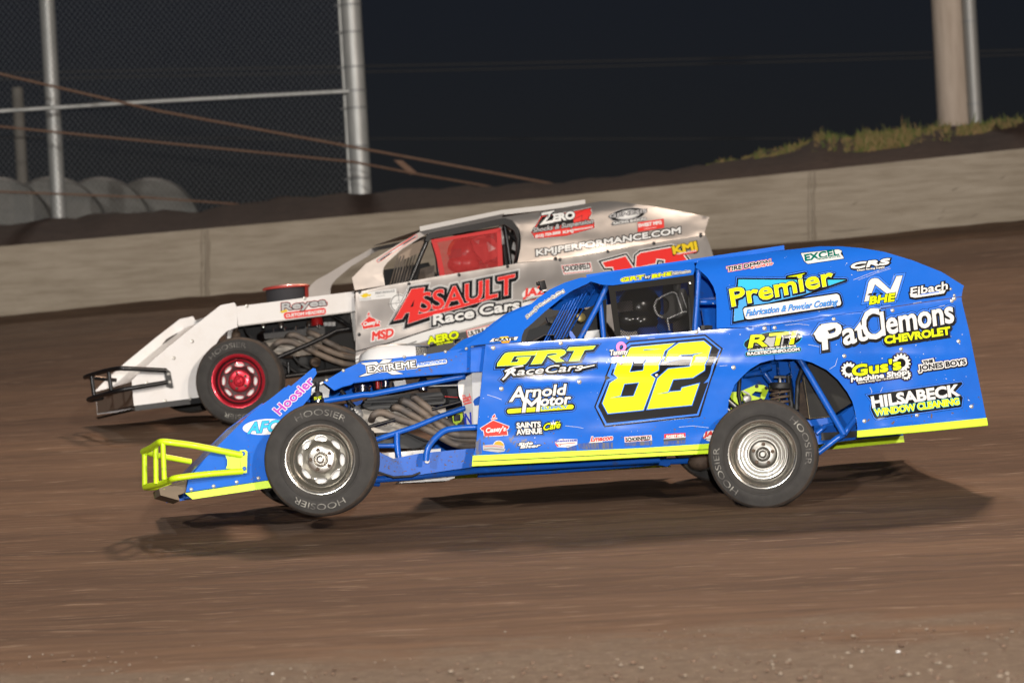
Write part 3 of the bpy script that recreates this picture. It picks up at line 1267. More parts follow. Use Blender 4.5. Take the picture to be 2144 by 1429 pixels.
def skin_body(name, chains, m, parent, sub=2):
    """one continuous body grown from joints. chains: list of [(point, radius), ...]; a chain starts at an existing joint"""
    vs, es, rs, idx = [], [], [], {}

    def key(p): return tuple(round(x, 4) for x in p)
    for ch in chains:
        prev = None
        for p, r in ch:
            k = key(p)
            if k not in idx:
                idx[k] = len(vs)
                vs.append(V(p))
                rs.append(r)
            i = idx[k]
            if prev is not None and prev != i:
                es.append((prev, i))
            prev = i
    g = origin(parent) if parent else V((0, 0, 0))
    me = bpy.data.meshes.new(name)
    me.from_pydata([p - g for p in vs], es, [])
    o = bpy.data.objects.new(name, me)
    COL.objects.link(o)
    md = o.modifiers.new('skin', 'SKIN')
    if not me.skin_vertices:
        bm = bmesh.new(); bm.from_mesh(me); bm.verts.layers.skin.verify(); bm.to_mesh(me); bm.free()
    for i, s in enumerate(me.skin_vertices[0].data):
        s.radius = (rs[i], rs[i])
        s.use_root = (i == 0)
    ms = o.modifiers.new('sub', 'SUBSURF')
    ms.levels = ms.render_levels = sub
    bpy.context.view_layer.update()
    dg = bpy.context.evaluated_depsgraph_get()
    m2 = bpy.data.meshes.new_from_object(o.evaluated_get(dg))
    bpy.data.objects.remove(o)
    m2.name = name
    m2.materials.clear()
    m2.materials.append(m)
    m2.polygons.foreach_set('use_smooth', [True] * len(m2.polygons))
    o2 = bpy.data.objects.new(name, m2)
    COL.objects.link(o2)
    if parent: o2.parent = parent
    return o2


def driver(label, car, head, ax, m_suit, m_helm, m_visor, m_glove, wheel_c, group=None):
    """a seated driver, hands on the wheel. ax = (rearward, away, up)"""
    A, N, U = ax
    hc = head
    p = lambda a, n, u: hc + A * a + N * n + U * u
    root = thing('person', p(.12, 0, -.78), label, 'person', group)
    hip = p(.12, 0, -.76)
    ch = [[(hip, .15), (p(.14, 0, -.60), .145), (p(.13, 0, -.42), .165), (p(.10, 0, -.26), .12), (p(.06, 0, -.17), .062), (p(.02, 0, -.06), .075), (p(0, 0, .02), .085), (p(0, 0, .07), .06)]]
    hands = []
    for s in (-1, 1):
        sh = p(.10, s * .19, -.27)
        el = p(-.10, s * .26, -.47)
        wr_ = wheel_c + N * (s * .165) + A * .055 + U * .02
        ch.append([(p(.13, 0, -.42), .165), (p(.115, s * .10, -.30), .10), (sh, .072), (p(0, s * .245, -.38), .055), (el, .047), (el.lerp(wr_, .5), .042), (wr_, .031)])
        hip2 = p(.05, s * .10, -.78)
        kn = p(-.38, s * .13, -.62)
        ft = p(-.72, s * .12, -.80)
        ch.append([(hip, .15), (hip2, .095), (hip2.lerp(kn, .5), .080), (kn, .062), (kn.lerp(ft, .5), .055), (ft, .040), (ft - A * .10 + U * .05, .035)])
        hands.append((s, wr_))
    skin_body('body', ch, m_suit, root)
    for s, wr_ in hands:                      # gloved hands closed on the rim
        rim = wheel_c + N * (s * .175)
        palm = rim + A * .030 + U * .012
        hc_ = [[(wr_, .026), (palm, .030), (palm - A * .018 + U * .012, .022)]]
        for k in range(4):
            o = (k - 1.5) * .021
            ln = (1.0, 1.12, 1.06, .85)[k]
            b0 = palm - A * .018 + U * .012
            f0 = rim + A * .024 + U * (.008 + o) + N * (s * .012)
            f1 = rim - A * .012 * ln + U * (.006 + o) + N * (s * .022)
            f2 = rim - A * .028 * ln + U * (o) - N * (s * .004)
            f3 = rim - A * .018 * ln + U * (o) - N * (s * .026)
            hc_.append([(palm, .030), (f0, .0115), (f1, .0105), (f2, .0095), (f3, .008)])
        th0 = palm - N * (s * .022) + U * .02
        hc_.append([(palm, .030), (th0, .013), (rim + A * .005 - N * (s * .030) + U * .030, .011), (rim - A * .016 - N * (s * .022) + U * .034, .009)])
        skin_body('glove', hc_, m_glove, root)
    # helmet: shell with chin bar, eye port and visor
    h = MB()
    h.ball(hc + U * .015 + A * .012, .138, m_helm, 28, ax, (1.0, .86, .98))
    h.ball(hc - A * .055 - U * .07, .098, m_helm, 22, ax, (1.0, .86, .75))
    h.lathe(hc - U * .105 + A * .012, U, [(.082, -.02), (.104, -.01), (.112, .02), (.105, .05)], m_helm, 28)
    h.build('helmet', root, smooth=60)
    v = MB()
    vs, fs = [], []
    K = 14
    for i in range(K + 1):
        an = R(-62 + 124 * i / K)
        for j, (uu, rr_) in enumerate(((-.030, .1415), (.0, .1475), (.035, .1445))):
            vs.append(hc + U * (uu + .012) - A * (rr_ * math.cos(an) - .008) + N * (rr_ * .89 * math.sin(an)))
    for i in range(K):
        for j in range(2):
            fs.append([i * 3 + j, i * 3 + j + 1, i * 3 + j + 4, i * 3 + j + 3])
    v.add(vs, fs, m_visor)
    v.build('visor', root, smooth=60)
    return root


def strip_sheet(name, car, px, n, m, parent, th=.004, nm=None, sag=0.0, lean=False, na=None):
    """a sheet spanning from the near flank to the far one along an edge drawn on the near side"""
    f3 = car.S if lean else car.T
    near = [f3(u, v, n) for u, v in px]
    far = [car.mirror(p) if nm is None else f3(u, v, n) + car.N * (nm - n) for p, (u, v) in zip(near, px)]
    K = 6
    vs, fs = [], []
    for p, q in zip(near, far):
        for k in range(K + 1):
            t = k / K
            vs.append(p.lerp(q, t) + car.U * (sag * 4 * t * (1 - t)))
    w1 = K + 1
    nv = len(vs)
    vs += [p - car.U * th for p in vs]
    for i in range(len(px) - 1):
        for k in range(K):
            a, b = i * w1 + k, (i + 1) * w1 + k
            fs += [[a, a + 1, b + 1, b], [nv + a, nv + b, nv + b + 1, nv + a + 1]]
        a, b = i * w1, (i + 1) * w1
        fs += [[a, b, nv + b, nv + a], [a + K, nv + a + K, nv + b + K, b + K]]
    e = (len(px) - 1) * w1
    for k in range(K):
        fs += [[k, nv + k, nv + k + 1, k + 1], [e + k, e + k + 1, nv + e + k + 1, nv + e + k]]
    return MB().add(vs, fs, m).build(name, parent, smooth=30)


def pl(car, px, n, th, m, mb=None):
    """flat plate traced on the picture, standing n metres in, th thick"""
    mb = mb or MB()
    pts = [car.T(u, v, n) for u, v in px]
    vs2 = [V(p) for p in px]
    r = delaunay_2d_cdt(vs2, [], [list(range(len(px)))], 1, 1e-4)
    fr = [car.T(p.x, p.y, n) for p in r[0]]
    k = len(fr)
    fs = [list(t) for t in r[2]] + [[k + i for i in t][::-1] for t in r[2]]
    ec = {(a, b) for t in r[2] for a, b in zip(t, t[1:] + t[:1])}
    fs += [[b, a, k + a, k + b] for a, b in ec if (b, a) not in ec]
    return mb.add(fr + [p + car.N * th for p in fr], fs, m)


def tbs(name, parent, car, lst, m, seg=10):
    """several tubes, each an object of its own: (points, depth, radius[, corner radius])"""
    for t in lst:
        tb(car, t[0], t[1], t[2], m, None, t[3] if len(t) > 3 else 0, seg).build(name, parent)


def tb(car, px, n, r, m, mb=None, rad=.0, seg=10):
    """tube through picture points; n one depth or one per point"""
    mb = mb or MB()
    ns = n if isinstance(n, (list, tuple)) else [n] * len(px)
    P = [car.T(u, v, k) for (u, v), k in zip(px, ns)]
    if rad: P = round_path(P, rad)
    return mb.tube(P, r, m, seg)
# ================================================================ the blue car
Z = lambda u0, v0, s: (lambda *f: zz(u0, v0, s, *f))
qA, qB, qD, qC = Z(280, 700, 3.572), Z(740, 560, 3.107), Z(1200, 500, 2.977), Z(1460, 500, 3.323)
q3, q4, q6, q5 = Z(1080, 560, 8.405), Z(1260, 560, 8.576), Z(1500, 740, 6.497), Z(1350, 900, 8.405)
q1, q2 = Z(740, 770, 5.715), Z(480, 640, 5.954)
N1, N2, N3, N4, N5, N6 = Z(1230, 690, 6.803), Z(1020, 700, 7.94), Z(1500, 540, 6.497), Z(1750, 560, 4.203), Z(800, 560, 6.306), Z(980, 870, 3.829)

M_BLUE = mat('blue_paint', (.014, .148, .68), .15, coat=.1, noise=(2.6, (.018, .132, .60), .28, .50, (1, 1, 1)), bump=(1.9, .24, .035), spec=.45)
M_BLUEF = mat('blue_powder_coat', (.010, .115, .55), .24, coat=0, noise=(11, (.06, .085, .17), .27, .40, (1, 1, 1)))
M_YEL = mat('fluorescent_yellow', (.66, .92, .012), .42, coat=.2, noise=(9, (.30, .36, .05), .24, .36, (.5, 1, 2)))

bc = Car(unp(675, 960, 20.1), (-200, 1350), [(900, 727), (985, 722), (1500, 689), (2014, 622)], .30 / 345, 1.78, 116,
         [(1400, 764, 190, 13, -.0050), (1160, 800, 110, 12, -.0041), (1330, 905, 150, 16, -.0045), (1120, 905, 140, 20, .004), (1440, 905, 110, 16, .004), (1850, 770, 60, 40, .006), (1640, 700, 40, 26, .004),
          (1900, 745, 110, 12, -.0048), (1660, 706, 60, 9, -.004), (1830, 850, 30, 40, .006), (1700, 640, 160, 14, -.003), (1960, 860, 60, 18, .004), (1045, 800, 40, 40, .004), (1830, 590, 70, 30, .004)])
bc.axes((990, 953), (1531, 925))
bA, bN, bU = bc.ax
T = bc.T
blue = thing('race_car', bc.T(1120, 1060, .9), 'blue dirt-track race car with yellow number 82 and yellow bumper, nearest the camera', 'race car')

# ---- body panels ------------------------------------------------
nose_o = qA(1340, 250, 1360, 255, 1370, 290, 1335, 340, 1328, 420, 1325, 450, 1310, 480, 1250, 545, 1180, 690, 1160, 900, 1100, 1082, 1020, 1085, 390, 1178, 410, 1076, 560, 900, 875, 588, 1160, 377, 1176, 386)
rv_n = qA(430, 1157, 597, 1133, 770, 1102, 933, 1073)
nose = bc.panel('nose_panel', nose_o, M_BLUE, blue, n=.12, rivets=rv_n, lean=False, rr=.009)
hood_o = q2(1170, 950, 1400, 810, 1640, 700) + qB(80, 606, 250, 590, 470, 565, 740, 522, 858, 502, 850, 676, 765, 682, 500, 701, 250, 722, 0, 752) + q2(1500, 985, 1400, 1013, 1310, 1055)
rv_h = q2(1215, 927, 1422, 806) + qB(330, 580, 465, 565, 598, 546, 735, 527, 775, 520, 845, 514)
hood = bc.panel('hood_side', hood_o, M_BLUE, blue, n=.12, rivets=rv_h, lean=False, rr=.008)
# stiffening crease under the hood side
tb(bc, q2(1320, 1045, 1410, 1005, 1520, 978) + qB(0, 746, 250, 716, 500, 695, 760, 676), .117, .004, M_BLUE).build('hood_lip', blue)
arch = q6(150, 1000, 140, 900, 170, 620, 250, 420, 340, 320, 460, 210, 600, 125, 720, 92)
door_o = [(1016.8, 721), (1091, 716.7), (1274, 706), (1400, 697), (1499, 689.5), (1558, 686), (1612, 681), (1616, 712), (1621, 752)] + arch[::-1] + [(1522.5, 900), (1527, 912), (1531, 925), (1350, 937), (1180, 944.5), (991, 953.5), (997, 930), (1003, 850), (1010, 779)]
rv_d = [(1033, 728), (1174, 718), (1316, 707), (1458, 694.5), (1213, 799), (1050, 813.5), (1375, 785), (1536, 824 - 55), (1601, 683 + 4)]
door = bc.panel('door_panel', door_o, M_BLUE, blue, n=0, grid=8, rivets=rv_d, rr=.011)
arch2 = q6(830, 82, 960, 70, 1150, 80, 1300, 120, 1500, 220, 1650, 350, 1780, 520, 1850, 650, 1890, 800, 1910, 920, 1920, 1050)
quart_o = [(1622.5, 752), (1617.5, 712), (1613.5, 681), (1746, 661), (1869, 643), (1993, 624.5), (2013, 621.5), (2013.7, 629), (2029, 692.6), (2048, 789), (2065, 874.6), (1930, 887.5), (1795.5, 900.5)] + arch2[::-1]
rv_q = [(1622, 686), (1746, 668), (1869, 645.5 + 4), (1993, 629.5), (1887, 730.5), (1768, 745), (2007, 714), (1810, 881), (1920, 868.5), (2034, 850.5), (1998, 605 + 20)]
quart = bc.panel('quarter_panel', quart_o, M_BLUE, blue, n=0.001, grid=8, rivets=rv_q, rr=.010)
wnd = q4(1690, 5, 1750, 40, 1900, 180, 2000, 330, 2050, 480, 2060, 700, 2060, 1090)
sail_o = wnd[::-1] + [(1456, 558), (1462, 545), (1643.6, 523.5), (1716, 515.6), (1761, 515.6), (1806, 519.5), (1851, 527), (1911, 545), (1971.6, 569), (2018, 598), (2015, 610), (2013.5, 620), (1993, 623), (1869, 641.5), (1746, 659.5), (1613, 679.5), (1558, 684.5)]
sail = bc.panel('sail_panel', sail_o, M_BLUE, blue, n=.002, grid=8, rivets=[(1990, 605), (1998, 618)], rr=.007)
pil_o = [(973, 724.5), (1017, 695), (1062, 660), (1104, 643), (1127.6, 623), (1151, 606), (1182, 591.5), (1215.6, 581), (1227, 581), (1262, 573.5), (1300, 568), (1452, 547), (1455, 558), (1452, 575), (1370, 586), (1283, 597), (1262, 596), (1237, 589), (1227.5, 594.5), (1199, 607.6), (1179, 620.7),
         (1163, 634), (1139.5, 653), (1115.7, 675), (1098, 690), (1093, 701.6), (1091, 715.2), (1016.8, 719.6)]
pill = bc.panel('pillar_panel', pil_o, M_BLUE, blue, n=.002)
# roof with its turned-up edge strip
strip_sheet('roof_panel', bc, [(1226, 582), (1330, 566.5), (1440, 550.5), (1540, 535.5), (1643, 521)], .012, M_BLUE, blue, lean=True, sag=.006)
mb = MB()
e0 = [bc.S(u, v, .006) for u, v in ((1228, 580), (1330, 565), (1440, 549), (1540, 534), (1642, 518.5))]
for o_ in (0, 1):
    P = e0 if o_ == 0 else [bc.mirror(p) for p in e0]
    vs, fs = [], []
    for p in P:
        vs += [p - bU * .010, p + bU * .016, p + bU * .016 + bN * .006, p - bU * .010 + bN * .006]
    for i in range(4):
        for k in range(4):
            fs.append([i * 4 + k, i * 4 + (k + 1) % 4, i * 4 + 4 + (k + 1) % 4, i * 4 + 4 + k])
    fs += [[0, 1, 2, 3], [19, 18, 17, 16]]
    MB().add(vs, fs, M_BLUE).build('roof_edge', blue, smooth=30)
# sheets across the car
strip_sheet('nose_sheet', bc, qA(392, 1072, 560, 898, 875, 592, 1165, 384), .124, M_BLUE, blue)
strip_sheet('hood_sheet', bc, q2(1195, 945, 1400, 822) + [(755, 759.5), (820, 752), (900, 744), (978, 730), (1012, 724)], .124, M_BLUE, blue)
strip_sheet('rear_deck', bc, [(1500, 694), (1613, 684), (1746, 665), (1869, 647), (2012, 625)], .03, M_BLUE, blue)
strip_sheet('tail_panel', bc, [(2011, 628), (2027, 694), (2045, 789), (2061, 868)], .01, M_BLUE, blue)
strip_sheet('windshield_cowl', bc, [(1000, 722), (1055, 718), (1100, 715)], .05, M_CARBON, blue, sag=.02)
mb = MB()
strip = [(994, 950), (1130, 943), (1300, 935), (1450, 927), (1525, 922)]
strip_sheet('floor_pan', bc, strip, .05, M_CARBON, blue)
# yellow skirts along the bottom edges, with a rolled lower lip
for o_, n_ in (([(990, 953), (1180, 944.3), (1350, 936.8), (1533, 924.5), (1541, 945), (1350, 955.5), (1180, 965), (988, 975)], -.006),
               ([(1795, 901), (1930, 887.8), (2066, 874), (2068.5, 889.5), (1930, 903), (1795, 914.5)], -.006),
               (qA(385, 1185, 1020, 1088, 1036, 1142, 440, 1230), .112)):
    bc.panel('skirt', o_, M_YEL, blue, n=n_, lean=False, grid=60, th=.010, mirror=n_ < 0)
tbs('skirt_lip', blue, bc, [([(988, 974), (1180, 964), (1350, 954.5), (1541, 944.5)], 0, .006), ([(1795, 914), (1930, 902.5), (2068, 889)], 0, .005)], M_YEL)
tb(bc, [(990, 965.5), (1180, 956.5), (1350, 947.5), (1537, 937)], -.006, .0025, M_DARK).build('skirt_seam', blue)
# folded tab between hood side and door
pl(bc, [(986, 727), (1016, 722.5), (1010, 778), (985, 778)], .06, .004, M_BLUE).build('hood_tab', blue)

# ---- front bumper ----------------------------------------------------
bump = MB()
np_ = .05
mt = M_YEL
up_near = [(507, 952), (400, 931), (337, 923)]
tb(bc, up_near + [(318, 936), (300, 945)], [.09, .06, .06, .34, .60], .0205, mt, bump, rad=.05)
tb(bc, [(300, 945), (330, 953), (400, 966)], [.60, .72, .76], .0175, mt, bump, rad=.04)
tb(bc, [(508, 986), (430, 992), (366, 1000), (338, 1012), (300, 1020), (330, 1019), (356, 1012)], [.09, .06, .06, .30, .60, .70, .74], .0195, mt, bump, rad=.05)
for (p, q, n_) in (((341, 926), (344, 1003), .07), ((326, 935), (327, 1012), .33), ((302.5, 946), (303, 1018), .58)):
    tb(bc, [p, q], n_, .0165, mt, bump)
bump.build('bumper', blue)
mp = pl(bc, [(502, 942), (513, 941), (518, 944), (517, 989), (508, 990), (505, 983)], .085, .016, mt)
pl(bc, [(471, 951), (503, 955), (504, 983), (473, 980), (476, 972), (476, 962)], .093, .006, mt, mp)
for p in ((509, 949), (511.5, 980.5)):
    mp.lathe(bc.T(*p, .085), -bN, [(.013, 0), (.013, .006), (.009, .010), (0, .010)], M_BLUEF, 12)
mp.build('bumper_mount', blue)
# scuffed dirty skid under the nose
mb = pl(bc, qA(190, 1150, 400, 1075, 388, 1180, 330, 1200, 345, 1240, 200, 1200), .16, .5, mat('muddy_plastic', (.20, .155, .11), .9, noise=(14, (.45, .62, .05), .30, .42, (1, 1, 1))))
mb.build('nose_skid', blue)

# ---- wheels ------------------------------------------------------------
camdir = lambda yaw, tilt=0: (V((math.sin(R(yaw)), -math.cos(R(yaw)), math.tan(R(tilt))))).normalized()
CH2 = mat('polished_steel', (.74, .71, .65), .24, .95, bump=(5, .10, .01))
CHD = mat('steel_wheel_face', (.12, .112, .092), .34, .55, bump=(6, .12, .01))
RING = mat('spun_steel', (.20, .19, .17), .36, .8, bump=(4, .12, .01))
fw = unp(675, 961, 20.02)
wheel(blue, fw, camdir(-3, 2), CY, .3435, .27, .205, CH2, CHD, 8, phase=90, m_hub=CH2)
rwc = unp(1599, 950, 20.42)
wheel(blue, rwc, camdir(-7.5, 2), CY, .337, .29, .205, CH2, RING, 0, letters=((20, 'HOOSIER'), (205, 'HOOSIER')), hub=.088, phase=70, m_disc=CHD, m_hub=RING)
wheel(blue, unp(628, 950, 21.72), camdir(-3), CY, .3435, .27, .205, CH2, CHD, 8, letters=((200, 'HOOSIER'),), seg=48)
wheel(blue, unp(1508, 903, 22.05), camdir(-7.5), CY, .337, .29, .205, CH2, CHD, 8, letters=(), seg=48)
# axle
tb(bc, [(1599, 952), (1530, 920)], [.25, 1.5], .045, M_DARK).build('rear_axle', blue)
tb(bc, [(676, 962), (640, 950)], [.1, 1.6], .03, M_DARK).build('front_axle', blue)

# ---- chassis tubes ----------------------------------------------------
mb = MB()
tb(bc, q2(1180, 1185, 1667, 1105) + q1(205, 318, 1210, 117, 1335, 98), .20, .0190, M_BLUEF, mb)
tb(bc, q1(250, 862, 730, 705, 1050, 572, 1335, 478), .27, .0165, M_BLUEF, mb)
tb(bc, q1(250, 930, 490, 928), .27, .0150, M_BLUEF, mb)
tb(bc, q1(522, 780, 520, 900, 540, 1070), .26, .020, M_BLUEF, mb)
tb(bc, q1(-300, 1330, 300, 1330, 700, 1300, 1500, 1220) + [(1200, 972), (1380, 962)], [.35, .35, .35, .35, .6, .6], .022, M_BLUEF, mb)
tb(bc, [(1000, 992), (1150, 985), (1330, 971), (1372, 966), (1450, 963), (1530, 955)], 1.0, .022, M_BLUEF, mb)
mb.build('chassis_tube', blue)
mb = pl(bc, q5(150, 560, 420, 545, 455, 560, 450, 610, 390, 640, 200, 600), .95, .05, M_BLUEF)
mb.build('chassis_bracket', blue)
MB().ball(bc.T(1466, 966, .9), .07, M_RUSTY, 10, bc.ax, (1.2, 1, .8)).build('rear_end_housing', blue)
pl(bc, q1(300, 1000, 400, 1050, 480, 1082, 740, 1030, 860, 1012, 1445, 958, 1425, 1185, 1190, 1215, 700, 1290, 560, 1310, 300, 1260), .16, .05, M_BLUEF).build('side_rail', blue)
tb(bc, q1(868, 1110, 872, 1030, 905, 925, 985, 830, 1090, 742, 1250, 716, 1490, 706), .05, .0195, M_BLUEF, rad=.05).build('nerf_bar', blue)
MB().lathe(bc.T(*q1(880, 1110)[0], .155), -bN, [(.016, -.01), (.016, .008), (.010, .012), (0, .012)], M_STITCH, 12).build('rail_bolt', blue)

# ---- engine -------------------------------------------------------------
eng = MB()
pl(bc, q1(80, 500, 480, 430, 1100, 470, 1125, 600, 760, 690, 520, 765, 240, 775, 120, 640), .52, .35, M_CAST, eng)
for k in range(7):
    p = q1(300 + k * 75, 690 - k * 16)[0]
    eng.lathe(bc.T(*p, .52), -bN, [(.016, 0), (.016, .006), (.010, .012), (0, .012)], M_CAST, 8)
eng.build('engine_block', blue)
vc = pl(bc, q1(110, 445, 180, 355, 560, 312, 1050, 285, 1105, 395, 1085, 425, 220, 500, 130, 470), .43, .22, M_DARK)
for y in (0, 22, 44):
    tb(bc, q1(215, 400 + y, 560, 385 + y, 1080, 340 + y), .428, .005, M_DARK, vc)
vc.box(bc.T(*q1(600, 385)[0], .425), bc.ax, (.50, .012, .022), M_DARK, .004)
vc.build('valve_cover', blue)
for P, n_ in ((q1(215, 620, 240, 560, 300, 528, 370, 535, 520, 600, 800, 690, 1000, 795, 1180, 900, 1310, 930, 1500, 925), .33),
              (q1(470, 480, 500, 465, 560, 480, 700, 560, 900, 665, 1080, 775, 1200, 845, 1500, 860), .36),
              (q1(560, 400, 590, 385, 680, 430, 850, 545, 1030, 690, 1160, 775, 1250, 800, 1500, 805), .33),
              (q1(690, 360, 720, 345, 800, 400, 950, 525, 1130, 665, 1210, 715, 1310, 770, 1500, 780), .40)):
    ns = [n_ + .12] + [n_] * (len(P) - 1)
    tb(bc, P, ns, .0225, M_HEAD, rad=.06, seg=14).build('header_pipe', blue)
pl(bc, q1(270, 785, 620, 755, 900, 865, 900, 960, 300, 960), .62, .4, M_DARK).build('oil_pan', blue)
pl(bc, q1(340, 1018, 1045, 962, 1045, 1000, 480, 1085), .45, .01, M_WHITE).build('belly_plate', blue)
mb = pl(bc, q1(545, 1375, 610, 1320, 1200, 1255, 1215, 1310, 1130, 1345), .6, .2, M_ALU)
pl(bc, q1(765, 1272, 1030, 1262, 1030, 1310, 770, 1318), .595, .01, M_WHITE, mb)
mb.build('skid_plate', blue)
tb(bc, q1(300, 1245, 480, 1305, 700, 1290, 800, 1250), .12, .007, M_HOSE).build('brake_hose', blue)
tbs('radius_rod', blue, bc, [(q1(150, 712, 500, 615), .17, .010), (q1(940, 495, 1295, 400), .17, .010)], M_BLACK)
tb(bc, q1(900, 217, 1245, 205), .33, .0045, M_WHITE).build('throttle_rod', blue)
for k in range(4):
    tb(bc, q1(1040 + k * 16, 200, 1075 + k * 20, 330, 1090 + k * 18, 420), .5, .004, M_HOSE).build('wiring', blue)
tbs('wiring', blue, bc, [(q1(600, 760, 700, 800, 850, 870, 920, 880), .5, .004), (q1(640, 990, 800, 950, 900, 900), .5, .004)], M_HOSE)
tb(bc, q1(1090, 340, 1250, 352), .4, .003, M_REDC).build('red_wire', blue)
mb = MB()
for (x, y0, y1, r) in ((385, 140, 235, .028), (835, 120, 275, .027), (110, 190, 290, .05)):
    a_, b_ = bc.T(*q1(x, y0)[0], .48), bc.T(*q1(x, y1)[0], .48)
    mb = MB().lathe(b_, a_ - b_, [(0, 0), (r * .8, 0), (r, .004), (r, (a_ - b_).length * .55), (r * 1.12, (a_ - b_).length * .6), (r * 1.12, (a_ - b_).length * .8), (r * .7, (a_ - b_).length), (0, (a_ - b_).length)], M_CHROME, 16)
    mb.build('breather_cap', blue)
mb = MB()
pl(bc, q1(250, 130, 700, 90, 1060, 60, 1060, 290, 300, 330), .75, .1, M_RUSTY, mb)
pl(bc, q1(480, 160, 620, 140, 640, 215, 500, 235), .55, .08, M_ALU, mb)
mb.build('intake_manifold', blue)
MB().lathe(bc.T(*q1(292, 250)[0], .5), bU, [(0, 0), (.012, 0), (.014, .05), (0, .055)], M_REDC, 12).build('distributor_lead', blue)
mb = pl(bc, q1(-20, 480, 80, 430, 110, 560, 70, 600), .45, .06, M_DARK)
for k in range(3):
    mb.lathe(bc.T(*q1(20 + 22 * k, 500 + 30 * k)[0], .44), -bN, [(.03, -.02), (.03, 0), (.02, .006), (.012, .01), (0, .012)], M_ALU, 14)
mb.build('water_pump', blue)
mb = pl(bc, q1(1180, 575, 1215, 560, 1305, 520, 1312, 590, 1290, 640, 1245, 665, 1235, 700, 1205, 700), .72, .02, M_YEL)
mb.box(bc.T(*q1(1240, 595)[0], .70), bc.ax, (.04, .02, .04), M_DARK, .004)
mb.build('steering_bracket', blue)
pl(bc, q1(1020, 210, 1240, 180, 1330, 700, 1120, 700), .95, .02, M_DARK).build('dark_backing', blue)  # black panel added behind the engine to keep the bay dark
pl(bc, q1(1250, 175, 1330, 112, 1420, 66, 1428, 430, 1442, 690, 1345, 690, 1318, 520, 1300, 420, 1262, 330), .30, .005, M_ALU).build('side_plate', blue)
pl(bc, q1(1416, 60, 1560, 40, 1540, 400, 1490, 700, 1436, 690, 1428, 430), .26, .005, M_WHITE).build('firewall_flange', blue)
pl(bc, q1(1432, 400, 1450, 370, 1520, 325, 1560, 330, 1560, 440, 1450, 450), .255, .004, M_BLUEF).build('flange_tab', blue)
dk = Decal(bc, .30, lean=False)
dk.text('Eibach', 970, 842, 988, 838, 15, 'wr', bold=.3, shear=.1).poly(rrect(972, 847, 988, 843, 3, 1), 'wr')
dk.text('N', 974.5, 889, 989, 886, 23, 'nb', bold=1.0, shear=.15)
dk.build('plate_sticker', blue)
# top of the air cleaner poking over the hood
mb = MB()
ac = bc.T(852, 748, .86)
mb.lathe(ac, bU, [(.13, -.02), (.135, .0), (.135, .055), (.13, .06)], mat('mesh_screen', (.45, .43, .36), .6, .3, noise=(160, (.12, .11, .09), .45, .55, (1, 1, 1))), 32)
mb.lathe(ac + bU * .058, bU, [(.150, 0), (.152, .006), (.14, .020), (.06, .026), (0, .027)], M_ALU, 32)
mb.build('air_cleaner', blue)
mb = MB()
vs, fs = [], []
P0s = [(752, 757), (756, 741), (768, 730), (790, 723), (822, 719.5), (846, 719), (862, 722)]
for (u, v) in P0s:
    for k in range(7):
        t_ = k / 6
        w_ = min(1, (P0s.index((u, v)) + 1.2) / 4)
        q = bc.T(u, v, .86 - .17 * w_) if k == 0 else None
        base = bc.T(u, 757, .86)
        topz = (bc.T(u, v, .86) - base)
        a_ = math.pi * t_
        vs.append(base + bN * (-.19 * w_ * math.cos(a_)) + topz * (math.sin(a_) ** .45 if 0 < t_ < 1 else 0))
for i in range(len(P0s) - 1):
    for k in range(6):
        fs.append([i * 7 + k, i * 7 + k + 1, i * 7 + 8 + k, i * 7 + 7 + k])
mb.add(vs, fs, M_WHITE)
mb.build('hood_scoop', blue, smooth=60)

# ---- front suspension ----------------------------------------------
mb = MB()
a_, b_ = bc.T(*q2(1100, 1060)[0], .28), bc.T(*q2(1108, 1400)[0], .28)
d_ = (a_ - b_).normalized()
mb.lathe(b_, d_, [(0, 0), (.028, 0), (.028, .10), (.032, .105), (.032, .155), (.026, .16), (.012, .165), (.012, .20), (.016, .205), (.016, .225), (0, .226)], M_DARK, 18)
mb.lathe(a_ + d_ * -.015, -bN, [(.016, -.02), (.016, .02), (.008, .024), (0, .024)], M_RUSTY, 12)
mb.lathe(b_, d_, [(.034, .10), (.0345, .112), (.034, .116)], M_CHROME, 18)
mb.build('front_shock', blue)
Decal(bc, .246, lean=False).text('BHE', 657.5, 836.5, 673, 834.5, 6, 'y', bold=.2, shear=.2).build('shock_sticker', blue)
mb = pl(bc, q2(1078, 1000, 1160, 940, 1205, 990, 1252, 1035, 1240, 1150, 1150, 1140, 1020, 1110, 1030, 1030), .62, .12, M_ALU)
mb.build('radiator_tank', blue)
tbs('radiator_hose', blue, bc, [(q2(1390, 1050, 1440, 1110, 1500, 1200, 1560, 1260), .4, .013), (q2(1460, 1160, 1500, 1230, 1480, 1330, 1560, 1300), .42, .010)], M_HOSE)
pl(bc, q2(1430, 1230, 1660, 1170, 1667, 1240, 1520, 1300), .7, .02, M_BLUEF).build('engine_mount', blue)
tbs('control_arm', blue, bc, [([(690, 935), (780, 905)], [.2, .5], .014)], M_BLACK)
tbs('control_arm', blue, bc, [([(690, 1000), (800, 985)], [.2, .5], .016), ([(700, 1003), (792, 1013)], [.2, .5], .016)], M_BLUEF)

